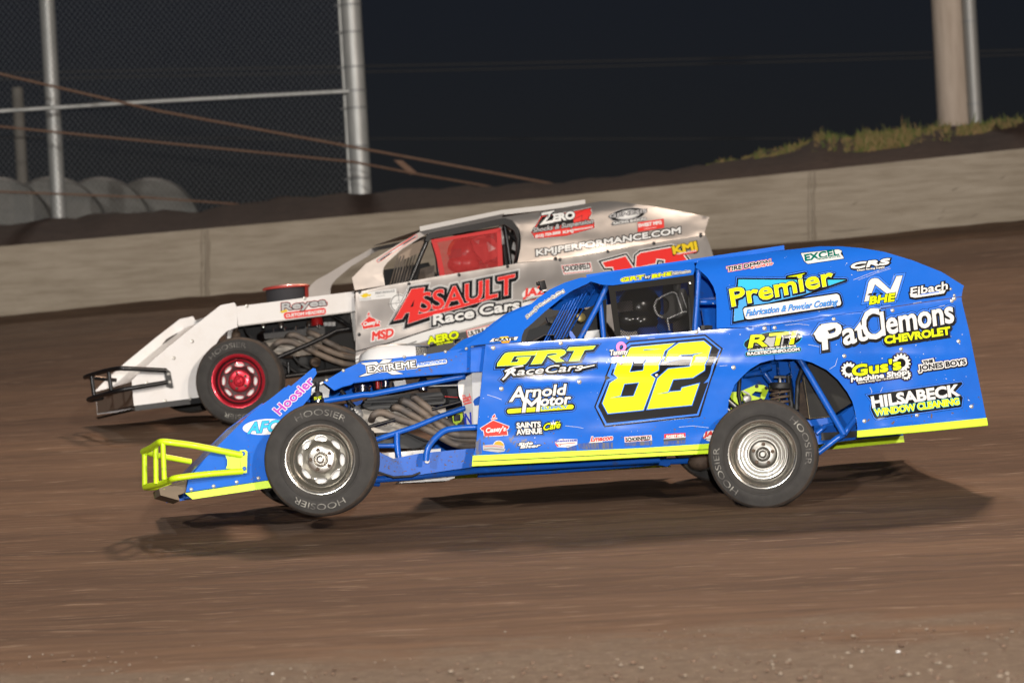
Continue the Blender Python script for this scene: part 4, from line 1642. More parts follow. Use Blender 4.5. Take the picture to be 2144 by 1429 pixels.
# ---- rear wheel well -------------------------------------------------
pl(bc, q6(150, 60, 1300, 60, 1300, 900, 1000, 1100, 150, 900), .92, .01, M_BLUEF).build('inner_panel', blue)
mb = pl(bc, q6(1268, 80, 1170, 330, 1268, 880, 1560, 850, 1880, 640, 1800, 400, 1560, 120), .52, .01, mat('black_sheet', (.028, .026, .023), .6, noise=(4, (.045, .04, .033), .35, .65, (1, 1, 1))))
tb(bc, q6(1190, 330, 1268, 882, 1545, 855), .518, .0022, mat('raw_edge', (.35, .27, .16), .7), mb)
mb.build('fuel_cell_guard', blue)
mb = pl(bc, q6(1640, 880, 1900, 670, 1930, 900, 1720, 1060), .42, .01, M_BLUEF)
mb.build('rear_gusset', blue)
pl(bc, q6(1240, 905, 1560, 862, 1590, 935, 1400, 975, 1240, 985), .36, .03, M_BLUEF).build('rear_crossmember', blue)
pl(bc, q6(1330, 980, 1930, 900, 1930, 1160, 1330, 1240), .50, .01, M_BLUEF).build('rear_gusset', blue)
pl(bc, q6(1430, 1075, 1925, 1045, 1930, 1130, 1430, 1180), .46, .01, M_CARBON).build('rear_strap', blue)
tbs('rear_frame_tube', blue, bc, [(q6(1130, 60, 1735, 1095), .13, .0205), (q6(1735, 1095, 1930, 830), .15, .0205), (q6(1380, 1350, 1640, 1150, 1735, 1095), .17, .019), (q6(1360, 1090, 1480, 985), .3, .016),
                                  (q6(370, 285, 640, 250, 660, 275, 790, 450), .62, .020), (q6(600, 225, 740, 170), .55, .022)], M_BLUEF, 14)
pl(bc, q6(1000, 110, 1055, 100, 1105, 560, 1085, 770, 1040, 780, 1060, 540), .45, .03, M_BLUEF).build('rear_upright', blue)
pl(bc, q6(930, 330, 1000, 330, 1030, 740, 960, 760), .5, .03, M_BLUEF).build('rear_upright', blue)
tbs('fuel_hose', blue, bc, [(q6(1190, 140, 1110, 380, 1090, 760), .4, .016), (q6(975, 300, 1030, 780), .44, .018), (q6(318, 330, 300, 560, 330, 700), .45, .013)], M_DARK)
pl(bc, q6(755, 105, 850, 112, 858, 290, 940, 295, 1010, 250, 960, 110), .34, .05, M_BLUEF).build('shock_tower', blue)
pl(bc, q6(1130, 420, 1210, 330, 1262, 880, 1130, 860), .6, .02, M_RUSTY).build('dusty_shield', blue)
sp = MB()
sc0 = bc.T(*q6(862, 690)[0], .38)
sc1 = bc.T(*q6(866, 430)[0], .38)
sd_ = (sc1 - sc0)
pts = []
for i in range(90):
    t_ = i / 89
    an = t_ * 2 * math.pi * 3.1 + 2.2
    pts.append(sc0 + sd_ * (t_ * .82 - .02) + bA * (math.cos(an) * .060) + bN * (math.sin(an) * .060))
sp.tube(pts, .0075, M_RUSTY, 8)
sp.build('coil_spring', blue)
sp = MB()
su = sd_.normalized()
sp.lathe(sc1 + su * .0, su, [(0, -.024), (.068, -.024), (.070, -.014), (.070, .008), (.066, .014), (.03, .016), (.02, .016)], M_DARK, 24)
sp.tube([sc0 - sd_ * .3, sc1], .0065, M_CHROME, 8)
sp.tube([sc1, bc.T(*q6(866, 310)[0], .38)], .0095, M_ALU, 10)
sp.tube([bc.T(*q6(785, 318)[0], .36), bc.T(*q6(945, 318)[0], .36)], .007, M_ALU, 8)
sp.build('rear_shock', blue)
mb = MB()
hol = [q6(475, 560, 530, 512, 620, 520, 598, 600)]


def plate(px, holes, n, th, m, mb):
    pts = [V(p) for p in px]
    ed = []
    for h in holes:
        k = len(pts)
        pts += [V(p) for p in h]
        ed += [(k + i, k + (i + 1) % len(h)) for i in range(len(h))]
    r = delaunay_2d_cdt(pts, ed, [list(range(len(px)))], 1, 1e-4)
    tri = [t for t in r[2] if not any(inside(sum((r[0][i] for i in t), V((0, 0))) / 3, h) for h in holes)]
    fr = [bc.T(p.x, p.y, n) for p in r[0]]
    k = len(fr)
    fs = [list(t) for t in tri] + [[k + i for i in t][::-1] for t in tri]
    ec = {(a, b) for t in tri for a, b in zip(t, t[1:] + t[:1])}
    fs += [[b, a, k + a, k + b] for a, b in ec if (b, a) not in ec]
    mb.add(fr + [p + bN * th for p in fr], fs, m)


cal = MB()
plate(q6(340, 505, 550, 418, 640, 425, 700, 455, 705, 505, 640, 655, 380, 690, 380, 560), hol, .50, .02, M_YEL, cal)
for x, y in ((548, 443), (677, 468), (600, 628)):
    cal.lathe(bc.T(*q6(x, y)[0], .50), -bN, [(.012, -.002), (.012, .002), (0, .002)], M_DARK, 10)
cal.lathe(bc.T(*q6(415, 612)[0], .50), -bN, [(.028, -.002), (.028, .012), (.022, .016), (0, .016)], M_ALU, 16)
cal.build('axle_bracket', blue)
mb = pl(bc, q6(185, 590, 215, 520, 330, 518, 360, 590, 345, 680, 310, 705, 230, 640), .56, .02, M_YEL)
pl(bc, q6(200, 720, 240, 735, 235, 760, 195, 760), .56, .02, M_YEL, mb)
mb.build('axle_bracket', blue)
tbs('brake_line', blue, bc, [(q6(165, 630, 270, 720), .45, .005), (q6(140, 740, 185, 775), .45, .005), (q6(360, 505, 450, 555), .46, .007)], M_WHITE)
tbs('trailing_arm', blue, bc, [(q6(170, 660, 290, 760), .5, .016)], M_DARK)

# ---- cockpit ----------------------------------------------------------
cage = MB()
tb(bc, q3(1600, 300, 1575, 380, 1430, 690, 1110, 1290), .17, .0175, M_BLUEF, cage, seg=12)
tb(bc, q3(1480, 540, 1500, 740, 1548, 1260), .20, .0165, M_BLUEF, cage, seg=12)
tb(bc, q4(1742, -10, 1720, 400, 1668, 1160), .16, .0185, M_BLUEF, cage, seg=12)
tb(bc, q4(1760, 622, 2120, 622), .22, .0170, M_BLUEF, cage, seg=12)
tb(bc, [(1255, 592), (1360, 577), (1470, 562)], .24, .018, M_BLUEF, cage)
for o_ in (0,):
    for px, ns in (([(1290, 590), (1290, 590)], [.2, 1.55]), ([(1466, 566), (1466, 566)], [.2, 1.55]), ([(1460, 690), (1460, 690)], [.2, 1.55])):
        tb(bc, px, ns, .018, M_BLUEF, cage)
tb(bc, q3(1600, 300, 1110, 1290), 1.55, .0175, M_BLUEF, cage)
tb(bc, q4(1742, -10, 1668, 1160), 1.55, .0185, M_BLUEF, cage)
tb(bc, [(1466, 566), (1620, 690)], [.3, .4], .018, M_BLUEF, cage)
tb(bc, [(1466, 566), (1620, 690)], [1.5, 1.4], .018, M_BLUEF, cage)
cage.build('roll_cage', blue)
bars = ((480, 1290, 850, 660), (527, 1290, 905, 630), (577, 1288, 970, 600), (635, 1285, 1037, 565), (692, 1280, 1110, 520), (735, 1275, 1178, 480), (800, 1255, 1252, 455), (890, 1185, 1388, 400))
for k, (x0, y0, x1, y1) in enumerate(bars):
    tb(bc, q3(x0, y0 + 40, x1, y1 - 20), .26 + .05 * k, .0052, M_BLUEF).build('screen_bar', blue)
pl(bc, q3(950, 1110, 985, 1120, 1075, 1260, 990, 1270, 945, 1190), .23, .01, M_BLUEF).build('cage_gusset', blue)
# dashboard, far inner skins, floor of the cockpit
strip_sheet('dashboard', bc, [(1100, 724), (1140, 700), (1160, 700), (1165, 740)], .25, M_CARBON, blue)
pl(bc, [(1095, 725), (1108, 690), (1150, 676), (1195, 668), (1240, 640), (1270, 625), (1270, 760), (1095, 760)], 1.52, .01, M_CARBON).build('inner_sheet', blue)
pl(bc, [(1505, 560), (1520, 600), (1520, 720), (1440, 720), (1440, 600), (1455, 560)], 1.1, .01, M_BLUEF).build('inner_sheet', blue)
pl(bc, q4(1790, 740, 2100, 740, 2100, 1120, 1840, 1120), .45, .01, M_BLUE).build('inner_sheet', blue)
pl(bc, q4(1780, 1040, 1900, 1030, 1990, 1040, 1985, 1100, 1780, 1110), .2, .03, M_CARBON).build('deck_bracket', blue)
pl(bc, q3(1230, 1120, 1480, 1090, 1490, 1240, 1200, 1260), .9, .01, M_WHITE).build('tunnel_cover', blue)
pl(bc, q3(540, 870, 640, 860, 680, 900, 640, 980, 570, 960), .8, .04, M_DARK).build('mirror', blue)
MB().lathe(bc.T(*q3(1140, 880)[0], .9), -bN, [(.03, 0), (.03, .02), (.02, .025), (0, .025)], mat('brass_gauge', (.35, .27, .10), .4, .5), 16).build('gauge', blue)
# seat
seat = MB()
hd = T(1336, 647, .52)
p_ = lambda a, n, u: hd + bA * a + bN * n + bU * u
seat.box(p_(.30, 0, -.42), bc.ax, (.06, .46, .95), M_CARBON, .02)
seat.box(p_(.10, 0, -.90), bc.ax, (.50, .46, .06), M_CARBON, .02)
for s_ in (-1, 1):
    seat.box(p_(.16, s_ * .24, -.70), bc.ax, (.40, .03, .40), M_CARBON, .01)
seat.box(p_(.23, 0, .04), bc.ax, (.06, .30, .26), M_CARBON, .02)
seat.build('seat', blue)
hr = MB()
ho = q4(940, 680, 985, 575, 1110, 490, 1260, 425, 1360, 395, 1490, 372, 1530, 470, 1620, 790, 1540, 835, 1300, 895, 1180, 925, 1090, 900, 980, 805)
hh = [ellipse(*q4(1095, 690)[0], 13.5, 18.5, 10)]
plate(ho, hh, .33, .05, M_CARBON, hr)
hr.build('head_support', blue)
st = MB()
tb(bc, q4(1270, 435, 1110, 500, 985, 580, 940, 680, 962, 780, 1010, 850, 1095, 900), .322, .0052, M_STITCH, st)
tb(bc, q4(1270, 435, 1340, 470, 1395, 640, 1445, 800, 1180, 920, 1180, 950, 1200, 1040, 1215, 1130), .322, .0050, M_STITCH, st)
tb(bc, q4(1445, 800, 1620, 770), .322, .004, M_STITCH, st)
tb(bc, q4(1430, 450, 1545, 780), .322, .003, M_STITCH, st)
st.build('seat_piping', blue)
# steering wheel
wc = p_(-.42, 0, -.34)
mb = MB()
wa = (bA * .93 + bU * .37).normalized()
wx = bN
wy = wa.cross(wx)
ring = [wc + (wx * math.cos(t * math.pi / 12) + wy * math.sin(t * math.pi / 12)) * .175 for t in range(25)]
mb.tube(ring, .014, M_HOSE, 10, cap=False)
for k in range(3):
    t_ = 2 * math.pi * k / 3 + .5
    mb.tube([wc, wc + (wx * math.cos(t_) + wy * math.sin(t_)) * .17], .008, M_ALU, 6)
mb.tube([wc, wc - wa * .4], .012, M_ALU, 8)
mb.build('steering_wheel', blue)
# window net
nb_ = MB()
pl(bc, q4(110, 335, 900, 225, 1650, 120, 1662, 195, 1545, 268, 900, 345, 250, 432, 130, 420), .105, .004, M_NET, nb_)
pl(bc, q4(130, 420, 250, 432, 290, 800, 345, 1225, 240, 1228, 190, 850), .105, .004, M_NET, nb_)
pl(bc, q4(1545, 268, 1662, 195, 1650, 500, 1618, 1090, 1600, 700), .105, .004, M_NET, nb_)
for x, y in ((1580, 280), (480, 1255)):
    nb_.lathe(bc.T(*q4(x, y)[0], .104), -bN, [(.008, 0), (.006, .004), (0, .004)], M_CHROME, 8)
nb_.build('net_border', blue)
net('window_net', q4(250, 428, 1548, 266, 1622, 1092, 345, 1226), bc, .11, .0165, .0030, M_NET, blue)

driver('driver in a dark helmet and blue suit behind the black window net', bc, hd, bc.ax,
       mat('blue_race_suit', (.02, .05, .26), .85), mat('carbon_helmet', (.020, .018, .017), .22, coat=.6), mat('smoke_visor', (.10, .085, .08), .15, coat=.5), mat('black_glove', (.02, .02, .02), .8), wc)

# ---- action camera clipped to the pillar
ac_ = thing('action_camera', T(1145, 612, .35), 'small black action camera on a stalk above the blue windshield pillar', 'camera')
mb = MB()
cc0 = T(1135, 597, .35)
cx_ = (bA * .35 + bN * -.9).normalized()
cy_ = (bU * .95 + bA * -.25).normalized()
cy_ = (cy_ - cx_ * cy_.dot(cx_)).normalized()
mb.box(cc0, (cx_, cx_.cross(cy_), cy_), (.030, .045, .060), M_DARK, .006)
mb.build('camera_body', ac_)
MB().lathe(cc0 - bA * .028 + bU * .012, -bA, [(.012, -.004), (.012, .006), (.009, .008), (0, .008)], M_BLACK, 14).build('lens', ac_)
MB().box(T(1130, 599, .345), bc.ax, (.012, .012, .014), mat('orange_latch', (.75, .09, .02), .5), .003).build('latch', ac_)
mb = MB()
mb.tube([T(1139, 602, .35), T(1142, 612, .35), T(1146, 622, .35), T(1152, 628, .35)], .009, M_DARK, 8)
mb.box(T(1140, 608, .345), bc.ax, (.030, .02, .012), M_ALU, .003)
mb.build('mount_stalk', ac_)
# ---- lettering and stickers on the blue car
def gear(cx, cy, r, teeth=12, ang=0):
    o = []
    for i in range(teeth * 4):
        rr_ = r if i % 4 in (0, 1) else r * .80
        a = 2 * math.pi * (i + .5) / (teeth * 4) + ang
        o.append((cx + rr_ * math.cos(a), cy + rr_ * math.sin(a)))
    return o


def casey(D, Q, roof, sgn, tx, bird):
    D.poly(Q(*roof), 'wr', [('w', 1.2)])
    D.polys([Q(*bird[0]), Q(*bird[1])], 'wr', [('w', 1.0)])
    D.tz(Q, "Casey's", *tx, 'w', bold=.55, shear=.2)


def dec(parent, n=0.0, lean=True, car=None):
    return Decal(car or bc, n, lean)


d = dec(nose, .12, False)
d.text('Hoosier', 586, 868, 658, 800, 18.5, 'p', [('w', 1.3)], bold=.9, shear=-.12)
d.build('decal', nose, 'purple Hoosier lettering')
d = dec(nose, .12, False)
d.poly(ellipse(556, 893, 48, 16.5, -4), 'w')
d.text('AFCO', 519, 907, 612, 899, 22, 'c', [('nb', .9)], bold=1.2, shear=.35)
d.build('decal', nose)

d = dec(hood, .12, False)
X = [qB(50, 622, 150, 612, 178, 640, 120, 650), qB(38, 708, 98, 680, 172, 676, 90, 700), qB(165, 628, 192, 600, 250, 597, 212, 632), qB(190, 668, 240, 664, 322, 690, 250, 694, 225, 680)]
d.shapes(X + [rrect(871, 769, 936, 760, 8.6, 3)], 'w', [('k', 1.2)], bold=.3)
d.tz(qB, 'EXTREME', 95, 681, 404, 646, 12.5, 'w', [('w', 2.9), ('k', 1.9)], bold=.7)
d.tz(qB, 'PROMOTIONS', 412, 638, 603, 615, 5.4, 'b', bold=.35)
d.build('decal', hood)

d = dec(pill)
d.shapes([qB(886, 483, 905, 461, 1072, 449, 1060, 470)], 'w', [('k', .5)], bold=0)
d.poly(qB(955, 450, 1005, 446, 1015, 456, 948, 461), 'go').poly(qB(958, 480, 1022, 475, 1010, 489, 968, 491), 'o')
d.tz(qB, 'CRATE', 912, 479, 1045, 469, 5.2, 'k', bold=.45, shear=.2)
d.build('decal', pill)
d = dec(pill)
d.tz(q3, "Kennedy's", 200, 890, 405, 700, 5.2, 'w', [('w', 1.5), ('k', .9)], bold=.25, shear=.25)
d.tz(q3, 'Custom Quilting', 415, 690, 845, 420, 5.0, 'w', [('w', 1.5), ('k', .9)], bold=.4)
d.build('decal', pill)
d = dec(pill)
g1 = d.geo('GRT', *q4(345, 252)[0], *q4(760, 192)[0], 6.5, .3)
g2 = d.geo('BHE', *q4(905, 182)[0], *q4(1250, 130)[0], 6.0, .3)
d.shapes([g1, g2], 'y', [('w', 1.7), ('k', 1.0)], bold=.5)
d.tz(q4, 'by', 780, 195, 880, 165, 5, 'w', [('k', 1.2)], bold=.2, shear=.2)
d.tz(q4, 'Fabrication', 1270, 125, 1592, 82, 4.5, 'w', [('w', 1.5), ('k', 1.0)], bold=.2, shear=.3)
d.build('decal', pill)

# door
d = dec(door)
G_ = N2(165, 525, 170, 480, 265, 345, 300, 312, 350, 297, 835, 270, 800, 343, 450, 358, 390, 462, 500, 455, 530, 405, 475, 410, 500, 378, 725, 365, 680, 440, 640, 485, 580, 505)
R_ = N2(725, 495, 812, 343, 835, 268, 1230, 245, 1290, 260, 1312, 300, 1280, 335, 1212, 370, 1200, 388, 1285, 445, 1150, 458, 1000, 358, 1150, 332, 1165, 317, 1130, 309, 1002, 322, 985, 352, 905, 482)
T_ = N2(1320, 268, 1360, 212, 1805, 185, 1755, 245, 1622, 257, 1530, 432, 1360, 443, 1450, 268)
rc = d.geo('RaceCars', *N2(300, 690)[0], *N2(1600, 590)[0], 14.5, .55)
rs = [N2(250, 740, 268, 755, 450, 575, 430, 560), N2(290, 600, 440, 535, 600, 512, 600, 527, 440, 552, 300, 622), N2(1560, 545, 1785, 503, 1785, 515, 1575, 565)]
d.shapes([G_, R_, T_, rc] + rs, None, [('k', 6.6, 0, 1), ('b', 5.4, 0, 1), ('k', 4.2, .5, 1.2)], bold=.3)
d.shapes([G_, R_, T_], 'y', [('c', .5)], bold=0)
d.shapes([rc] + rs, 'w', bold=.35)
d.build('decal', door)

d = dec(door)
gA = d.geo('A', *N2(375, 1110)[0], *N2(660, 1090)[0], 29, .25)
gr = d.geo('rnold', *N2(640, 1040)[0], *N2(1310, 992)[0], 21, .22)
gM = d.geo('M', *N2(585, 1290)[0], *N2(890, 1268)[0], 29, .2)
go = d.geo('otor', *N2(885, 1185)[0], *N2(1395, 1142)[0], 20, .22)
bar = rrect(*N2(335, 1312)[0], *N2(1440, 1232)[0], 9, 4.4)
d.shapes([gA, gr, gM, go, bar], None, [('k', 5.4), ('b', 4.4), ('k', 3.0)], bold=.7)
d.shapes([bar], 'y', bold=0)
d.shapes([gM], None, [('k', 2.2)], bold=.7)
d.shapes([gA, gr, gM, go], 'w', bold=1.15)
d.tz(N2, 'SUPPLY', 905, 1250, 1345, 1215, 5.4, 'b', bold=.35)
d.build('decal', door)

d = dec(door)
casey(d, N6, (100, 100, 198, 38, 205, 38, 326, 84, 322, 102, 308, 104, 316, 154, 132, 164, 124, 114, 112, 116), 1, (142, 136, 305, 118, 9.5), ((196, 5, 212, -12, 220, 4, 208, 14, 196, 14), (186, 24, 230, 18, 230, 23, 190, 29)))
d.build('decal', door)
d = dec(door)
s1 = d.geo('SAINTS', *N6(392, 98)[0], *N6(582, 87)[0], 10.5)
s2 = d.geo('AVENUE', *N6(392, 150)[0], *N6(592, 139)[0], 10.5)
s3 = d.geo('Cafe', *N6(600, 118)[0], *N6(748, 92)[0], 13, .45)
d.shapes([s1, s2, s3], None, [('k', 4.2), ('b', 3.4), ('k', 2.6)], bold=.4)
d.shapes([s1, s2], 'w', bold=.75)
d.shapes([s3], 'y', [('k', .8)], bold=.45)
d.polys([N6(676, 66, 682, 30, 690, 66), N6(664, 70, 662, 48, 674, 56, 680, 70), N6(700, 68, 704, 46, 692, 54, 686, 70)], 'w')
d.line(N6(722, 55, 738, 44), 1.4, 'y')
d.build('decal', door)

d = dec(door)
E8 = N1(370, 625, 440, 430, 620, 250, 1245, 190, 1100, 300, 1010, 575, 895, 640, 965, 690, 795, 1140, 290, 1190, 215, 1045, 320, 755, 430, 685)
h1, h2 = N1(655, 425, 835, 410, 785, 570, 615, 590), N1(533, 780, 720, 760, 650, 935, 480, 945)
T2 = N1(1085, 465, 1150, 295, 1300, 190, 1655, 160, 1760, 245, 1665, 575, 1500, 680, 1220, 705, 1150, 885, 1330, 870, 1345, 825, 1590, 765, 1485, 1070, 850, 1130, 1000, 690, 1150, 555, 1460, 525, 1515, 348, 1325, 358, 1310, 412)
d.poly(N1(240, 1385, 95, 1095, 252, 700, 245, 665, 262, 640, 330, 470, 470, 260, 590, 160, 1680, 65, 1930, 265, 1765, 710, 1605, 1240), 'k')
d.poly(N1(258, 1362, 118, 1095, 272, 715, 330, 685, 282, 655, 350, 470, 490, 270, 600, 183, 1672, 88, 1902, 272, 1745, 700, 1580, 1218), 'b')
d.poly(N1(275, 1332, 150, 1088, 300, 735, 425, 685, 330, 640, 400, 450, 520, 290, 620, 212, 1665, 115, 1880, 285, 1720, 690, 1655, 760, 1725, 740, 1560, 1195), 'k')
d.shapes([E8, T2], 'y', [('b', 1.8)], bold=.0)
d.shapes([h1, h2], 'k', [('b', 1.6)], bold=0)
for t_ in ((325, 970, 480, 938, 500, 950), (835, 408, 955, 392, 830, 424), (985, 915, 1150, 882, 1180, 890), (1500, 345, 1650, 322, 1510, 362), (790, 295, 815, 278, 1060, 272, 820, 290)):
    d.poly(N1(*t_), 'b')
d.build('number', door, 'fluorescent yellow number 82 on a black plate')
d = dec(door, -.006)
ring = ellipse(*N1(478, 245)[0], 10.4, 11.5, 0, 24)
inn = ellipse(*N1(483, 250)[0], 4.0, 5.6, 15, 24)
d.polys([N1(395, 400, 440, 380, 560, 250, 545, 200, 500, 300), N1(340, 400, 395, 375, 450, 395, 370, 450, 345, 430), N1(440, 385, 490, 385, 515, 460, 470, 500)] + [[ring[k], ring[(k + 1) % 24], inn[(k + 1) % 24], inn[k]] for k in range(24)], 'pk', [('k', .5, .6, .8)])
d.tz(N1, 'Tammy', 315, 362, 580, 345, 10.5, 'w', [('k', 1.1, .4, .6)], bold=.55, shear=.15)
d.build('decal', door, 'pink ribbon with the name Tammy')

# row of small worn stickers along the sill
d = dec(door)
d.poly(ellipse(*N6(245, 243)[0], 12, 12), 'w').poly(ellipse(*N6(245, 243)[0], 10.6, 10.6), 'o')
d.polys([N6(118, 236, 200, 228, 280, 240, 285, 262, 300, 262, 290, 285, 240, 292, 180, 285, 120, 275)], 's')
d.line(N6(130, 245, 190, 240, 275, 250), 1.0, 'wr').line(N6(125, 268, 180, 262, 290, 272), 1.2, 'dg')
d.build('decal', door)
d = dec(door)
a1 = d.geo('Side', *N6(405, 238)[0], *N6(520, 226)[0], 5.0, .5)
a2 = d.geo('Biter', *N6(420, 260)[0], *N6(580, 247)[0], 5.6, .5)
d.shapes([a1, a2], 'w', [('k', 1.5)], bold=.5)
d.build('decal', door)
d = dec(door)
d.polys([N6(692, 205, 740, 186, 875, 186, 875, 230, 800, 252, 715, 250)], 'w')
d.tz(N6, 'PERFORMANCE BODIES', 694, 212, 872, 202, 3.4, 'nb', bold=.3).line(N6(715, 230, 780, 222, 860, 215), 1.2, 'wr').line(N6(702, 225, 725, 245), 2.5, 'wr')
d.build('decal', door)
d = dec(door)
d.tz(N6, 'Lmacon', 985, 205, 1160, 190, 9, 'wr', [('w', 1.2)], bold=.6, shear=.3).line(N6(970, 214, 1080, 207), 1.4, 'w')
d.build('decal', door)


def schoen(d, Q, box, tx, h):
    b_ = Q(*box)
    d.shapes([b_], 'w', bold=0)
    cx_ = sum(p[0] for p in b_) / len(b_)
    cy_ = sum(p[1] for p in b_) / len(b_)
    s1_ = [(cx_ + (x - cx_) * .95, cy_ + (y - cy_) * .86) for x, y in b_]
    s2_ = [(cx_ + (x - cx_) * .91, cy_ + (y - cy_) * .74) for x, y in b_]
    d.poly(s1_, 'wr').poly(s2_, 'w')
    d.tz(Q, 'SCHOENFELD', *tx, h, 'k', bold=.45)


d = dec(door)
schoen(d, N6, (1252, 168, 1470, 153, 1476, 196, 1256, 213), (1268, 205, 1460, 190), 7)
d.build('decal', door)
d = dec(door)
d.poly(N6(1572, 146, 1742, 136, 1744, 168, 1572, 178), 'wr').poly(N6(1562, 184, 1605, 178, 1745, 165, 1746, 171, 1600, 188), 'w')
d.poly(N6(1568, 186, 1744, 172, 1744, 192, 1568, 204), 'dg')
d.tz(N6, 'SWEET MFG', 1590, 176, 1730, 166, 5, 'w', bold=.4)
d.build('decal', door)
d = dec(door)
d.poly(ellipse(*N6(1958, 160)[0], 19, 11.5, -4), 'w')
d.tz(N6, 'JAZ', 1890, 165, 2020, 152, 9, 'wr', bold=1.0, shear=.3).line(N6(1900, 188, 1960, 182, 2025, 176), 2.4, 'dg')
d.tz(N6, 'Products', 1915, 190, 2010, 180, 3.5, 'w', bold=.3, shear=.3)
d.build('decal', door)

# quarter panel and sail
d = dec(sail)
d.tz(N3, 'TIRE DEMON', 148, 180, 738, 76, 8.2, 'k', [('wr', 2.0), ('w', 1.1)], bold=.5, shear=.15)
d.tz(N3, 'BY LOVE TAP', 475, 142, 772, 88, 3.8, 'wr', [('w', .9)], bold=.4, shear=.2)
d.build('decal', sail)
d = dec(sail)
d.shapes([qC(722, 100, 980, 73, 1002, 82, 1018, 135, 985, 140, 770, 172, 745, 155)], 'w', [('k', 1.0)], bold=.2)
d.tz(qC, 'EXCEL', 752, 152, 985, 112, 12.5, 'g', bold=1.0)
d.tz(qC, 'MECHANICAL CO., INC', 838, 146, 998, 124, 3.2, 'g', [('w', .6)], bold=.2)
d.build('decal', sail)
d = dec(sail)
d.tz(qC, 'CRS', 1066, 208, 1338, 172, 10.5, 'w', [('k', 2.6, .6, 1)], bold=1.3, shear=.5)
d.tz(qC, 'Clean Racing Supply', 1112, 224, 1305, 199, 3.4, 'w', [('k', .9)], bold=.25)
d.build('decal', sail)
d = dec(sail)
back = N3(300, 290, 930, 296, 1760, 296, 1180, 500, 700, 610, 380, 655, 352, 690, 375, 835, 235, 862, 245, 680, 300, 640, 310, 500, 290, 400)
pl_ = rrect(*N3(398, 838)[0], *N3(1705, 640)[0], 25, 6, -.1)
pt = d.geo('Premier', *N3(215, 655)[0], *N3(1600, 352)[0], 35, .06)
fl = N3(960, 255, 1210, 205, 1130, 250)
d.shapes([back, pl_, pt, fl], None, [('k', 6.0), ('b', 5.0), ('k', 3.6, .3, .6)], bold=.3)
d.poly(back, 'lb').poly(N3(300, 290, 930, 296, 1760, 296, 1500, 380, 800, 420, 310, 500, 290, 400), 'c')
d.shapes([pl_], 'w', [('k', 1.6, .5, 1.2)], bold=0)
d.shapes([pt], 'y', [('k', 3.0, .8, 1.4), ('nb', .7)], bold=1.6)
d.poly(fl, 'y')
d.tz(N3, 'Fabrication & Powder Coating', 400, 785, 1655, 628, 12.5, 'lb', [('nb', .45, .4, .5)], bold=.15, shear=.4)
d.build('decal', sail)
d = dec(quart)
d.shapes([ellipse(*N3(768, 1125)[0], 61, 19, -8, 40)], 'k', [('c', 1.0)], bold=0)
d.line([(p[0], p[1]) for p in ellipse(*N3(770, 1110)[0], 54, 15, -8, 16, -60, 40)], 1.6, 'gr')
d.poly(N3(520, 1180, 720, 1060, 930, 1040, 900, 1180, 700, 1215), 's')
d.tz(N3, 'RTI', 438, 1215, 1075, 1158, 24, 'y', [('k', 2.4, .6, 1)], bold=1.3, shear=.32)
d.tz(N3, 'Knowledge Center by Bob Harris', 435, 1268, 1085, 1204, 4.6, 'w', [('k', .8)], bold=.2, shear=.3)
d.shapes([rrect(*N3(398, 1338)[0], *N3(1152, 1268)[0], 9.5, 4)], 'k', [('c', .9)], bold=0)
d.tz(N3, 'RACETECHINFO.COM', 425, 1320, 1128, 1256, 5.6, 'w', bold=.5)
d.build('decal', quart)
d = dec(quart)
gP = d.geo('P', *qC(875, 768)[0], *qC(1018, 745)[0], 51, .1)
sw = [ellipse(*qC(868, 668)[0], 13, 13), qC(815, 660, 850, 610, 930, 590, 985, 600, 930, 625, 870, 640, 845, 690)]
ga = d.geo('at', *qC(1022, 736)[0], *qC(1192, 696)[0], 46, .1)
gC = d.geo('C', *qC(1168, 712)[0], *qC(1305, 672)[0], 60, .1)
gl = d.geo('lemons', *qC(1290, 668)[0], *qC(1792, 575)[0], 47, .08)
ch = d.geo('CHEVROLET', *qC(1308, 728)[0], *qC(1760, 660)[0], 14.5, .05)
d.shapes([gP, ga, gC, gl, ch] + sw, None, [('k', 6.6, 0, .8), ('b', 5.6, 0, .8), ('k', 4.2, .8, 2.2)], bold=1.0)
d.shapes([gP, ga, gC, gl] + sw, 'w', bold=1.6)
d.shapes([ch], 'y', [('k', 1.2)], bold=1.2)
d.build('decal', quart)
d = dec(sail)
NN = N4(250, 300, 288, 130, 310, 100, 345, 92, 375, 98, 480, 195, 535, 75, 587, 70, 530, 265, 490, 262, 345, 148, 318, 215, 300, 290)
gb_ = d.geo('BHE', *N4(298, 322)[0], *N4(522, 290)[0], 15, .3)
d.shapes([NN, gb_], None, [('k', 5.4), ('b', 4.7), ('k', 1.0)], bold=.2)
d.shapes([NN], 'w', bold=0)
d.polys([N4(275, 240, 300, 225, 330, 225, 305, 245), N4(330, 222, 360, 220, 350, 245, 325, 240), N4(380, 220, 420, 225, 400, 245)], 'k')
d.shapes([gb_], 'y', [('k', 1.3)], bold=1.1)
d.build('decal', sail)
d = dec(sail)
ge = d.geo('Eibach', *N4(660, 245)[0], *N4(990, 186)[0], 15.5, .2)
lo = N4(655, 230, 700, 245, 965, 198, 950, 225, 700, 262, 660, 255)
d.shapes([ge, lo], None, [('k', 3.2, .7, 1.4)], bold=.8)
d.shapes([ge, lo], 'w', bold=.6)
d.line(N4(745, 238, 910, 212), 1.6, 'b')
d.build('decal', sail)
d = dec(quart)
G1, G2_, G3 = gear(*qC(1055, 910)[0], 16.5, 13), gear(*qC(1418, 862)[0], 20, 15), gear(*qC(1452, 945)[0], 10.5, 11)
gt = d.geo("Gus's", *qC(1082, 955)[0], *qC(1420, 902)[0], 21, .12)
gm = d.geo('Machine Shop', *qC(1072, 994)[0], *qC(1458, 940)[0], 9.5, .12)
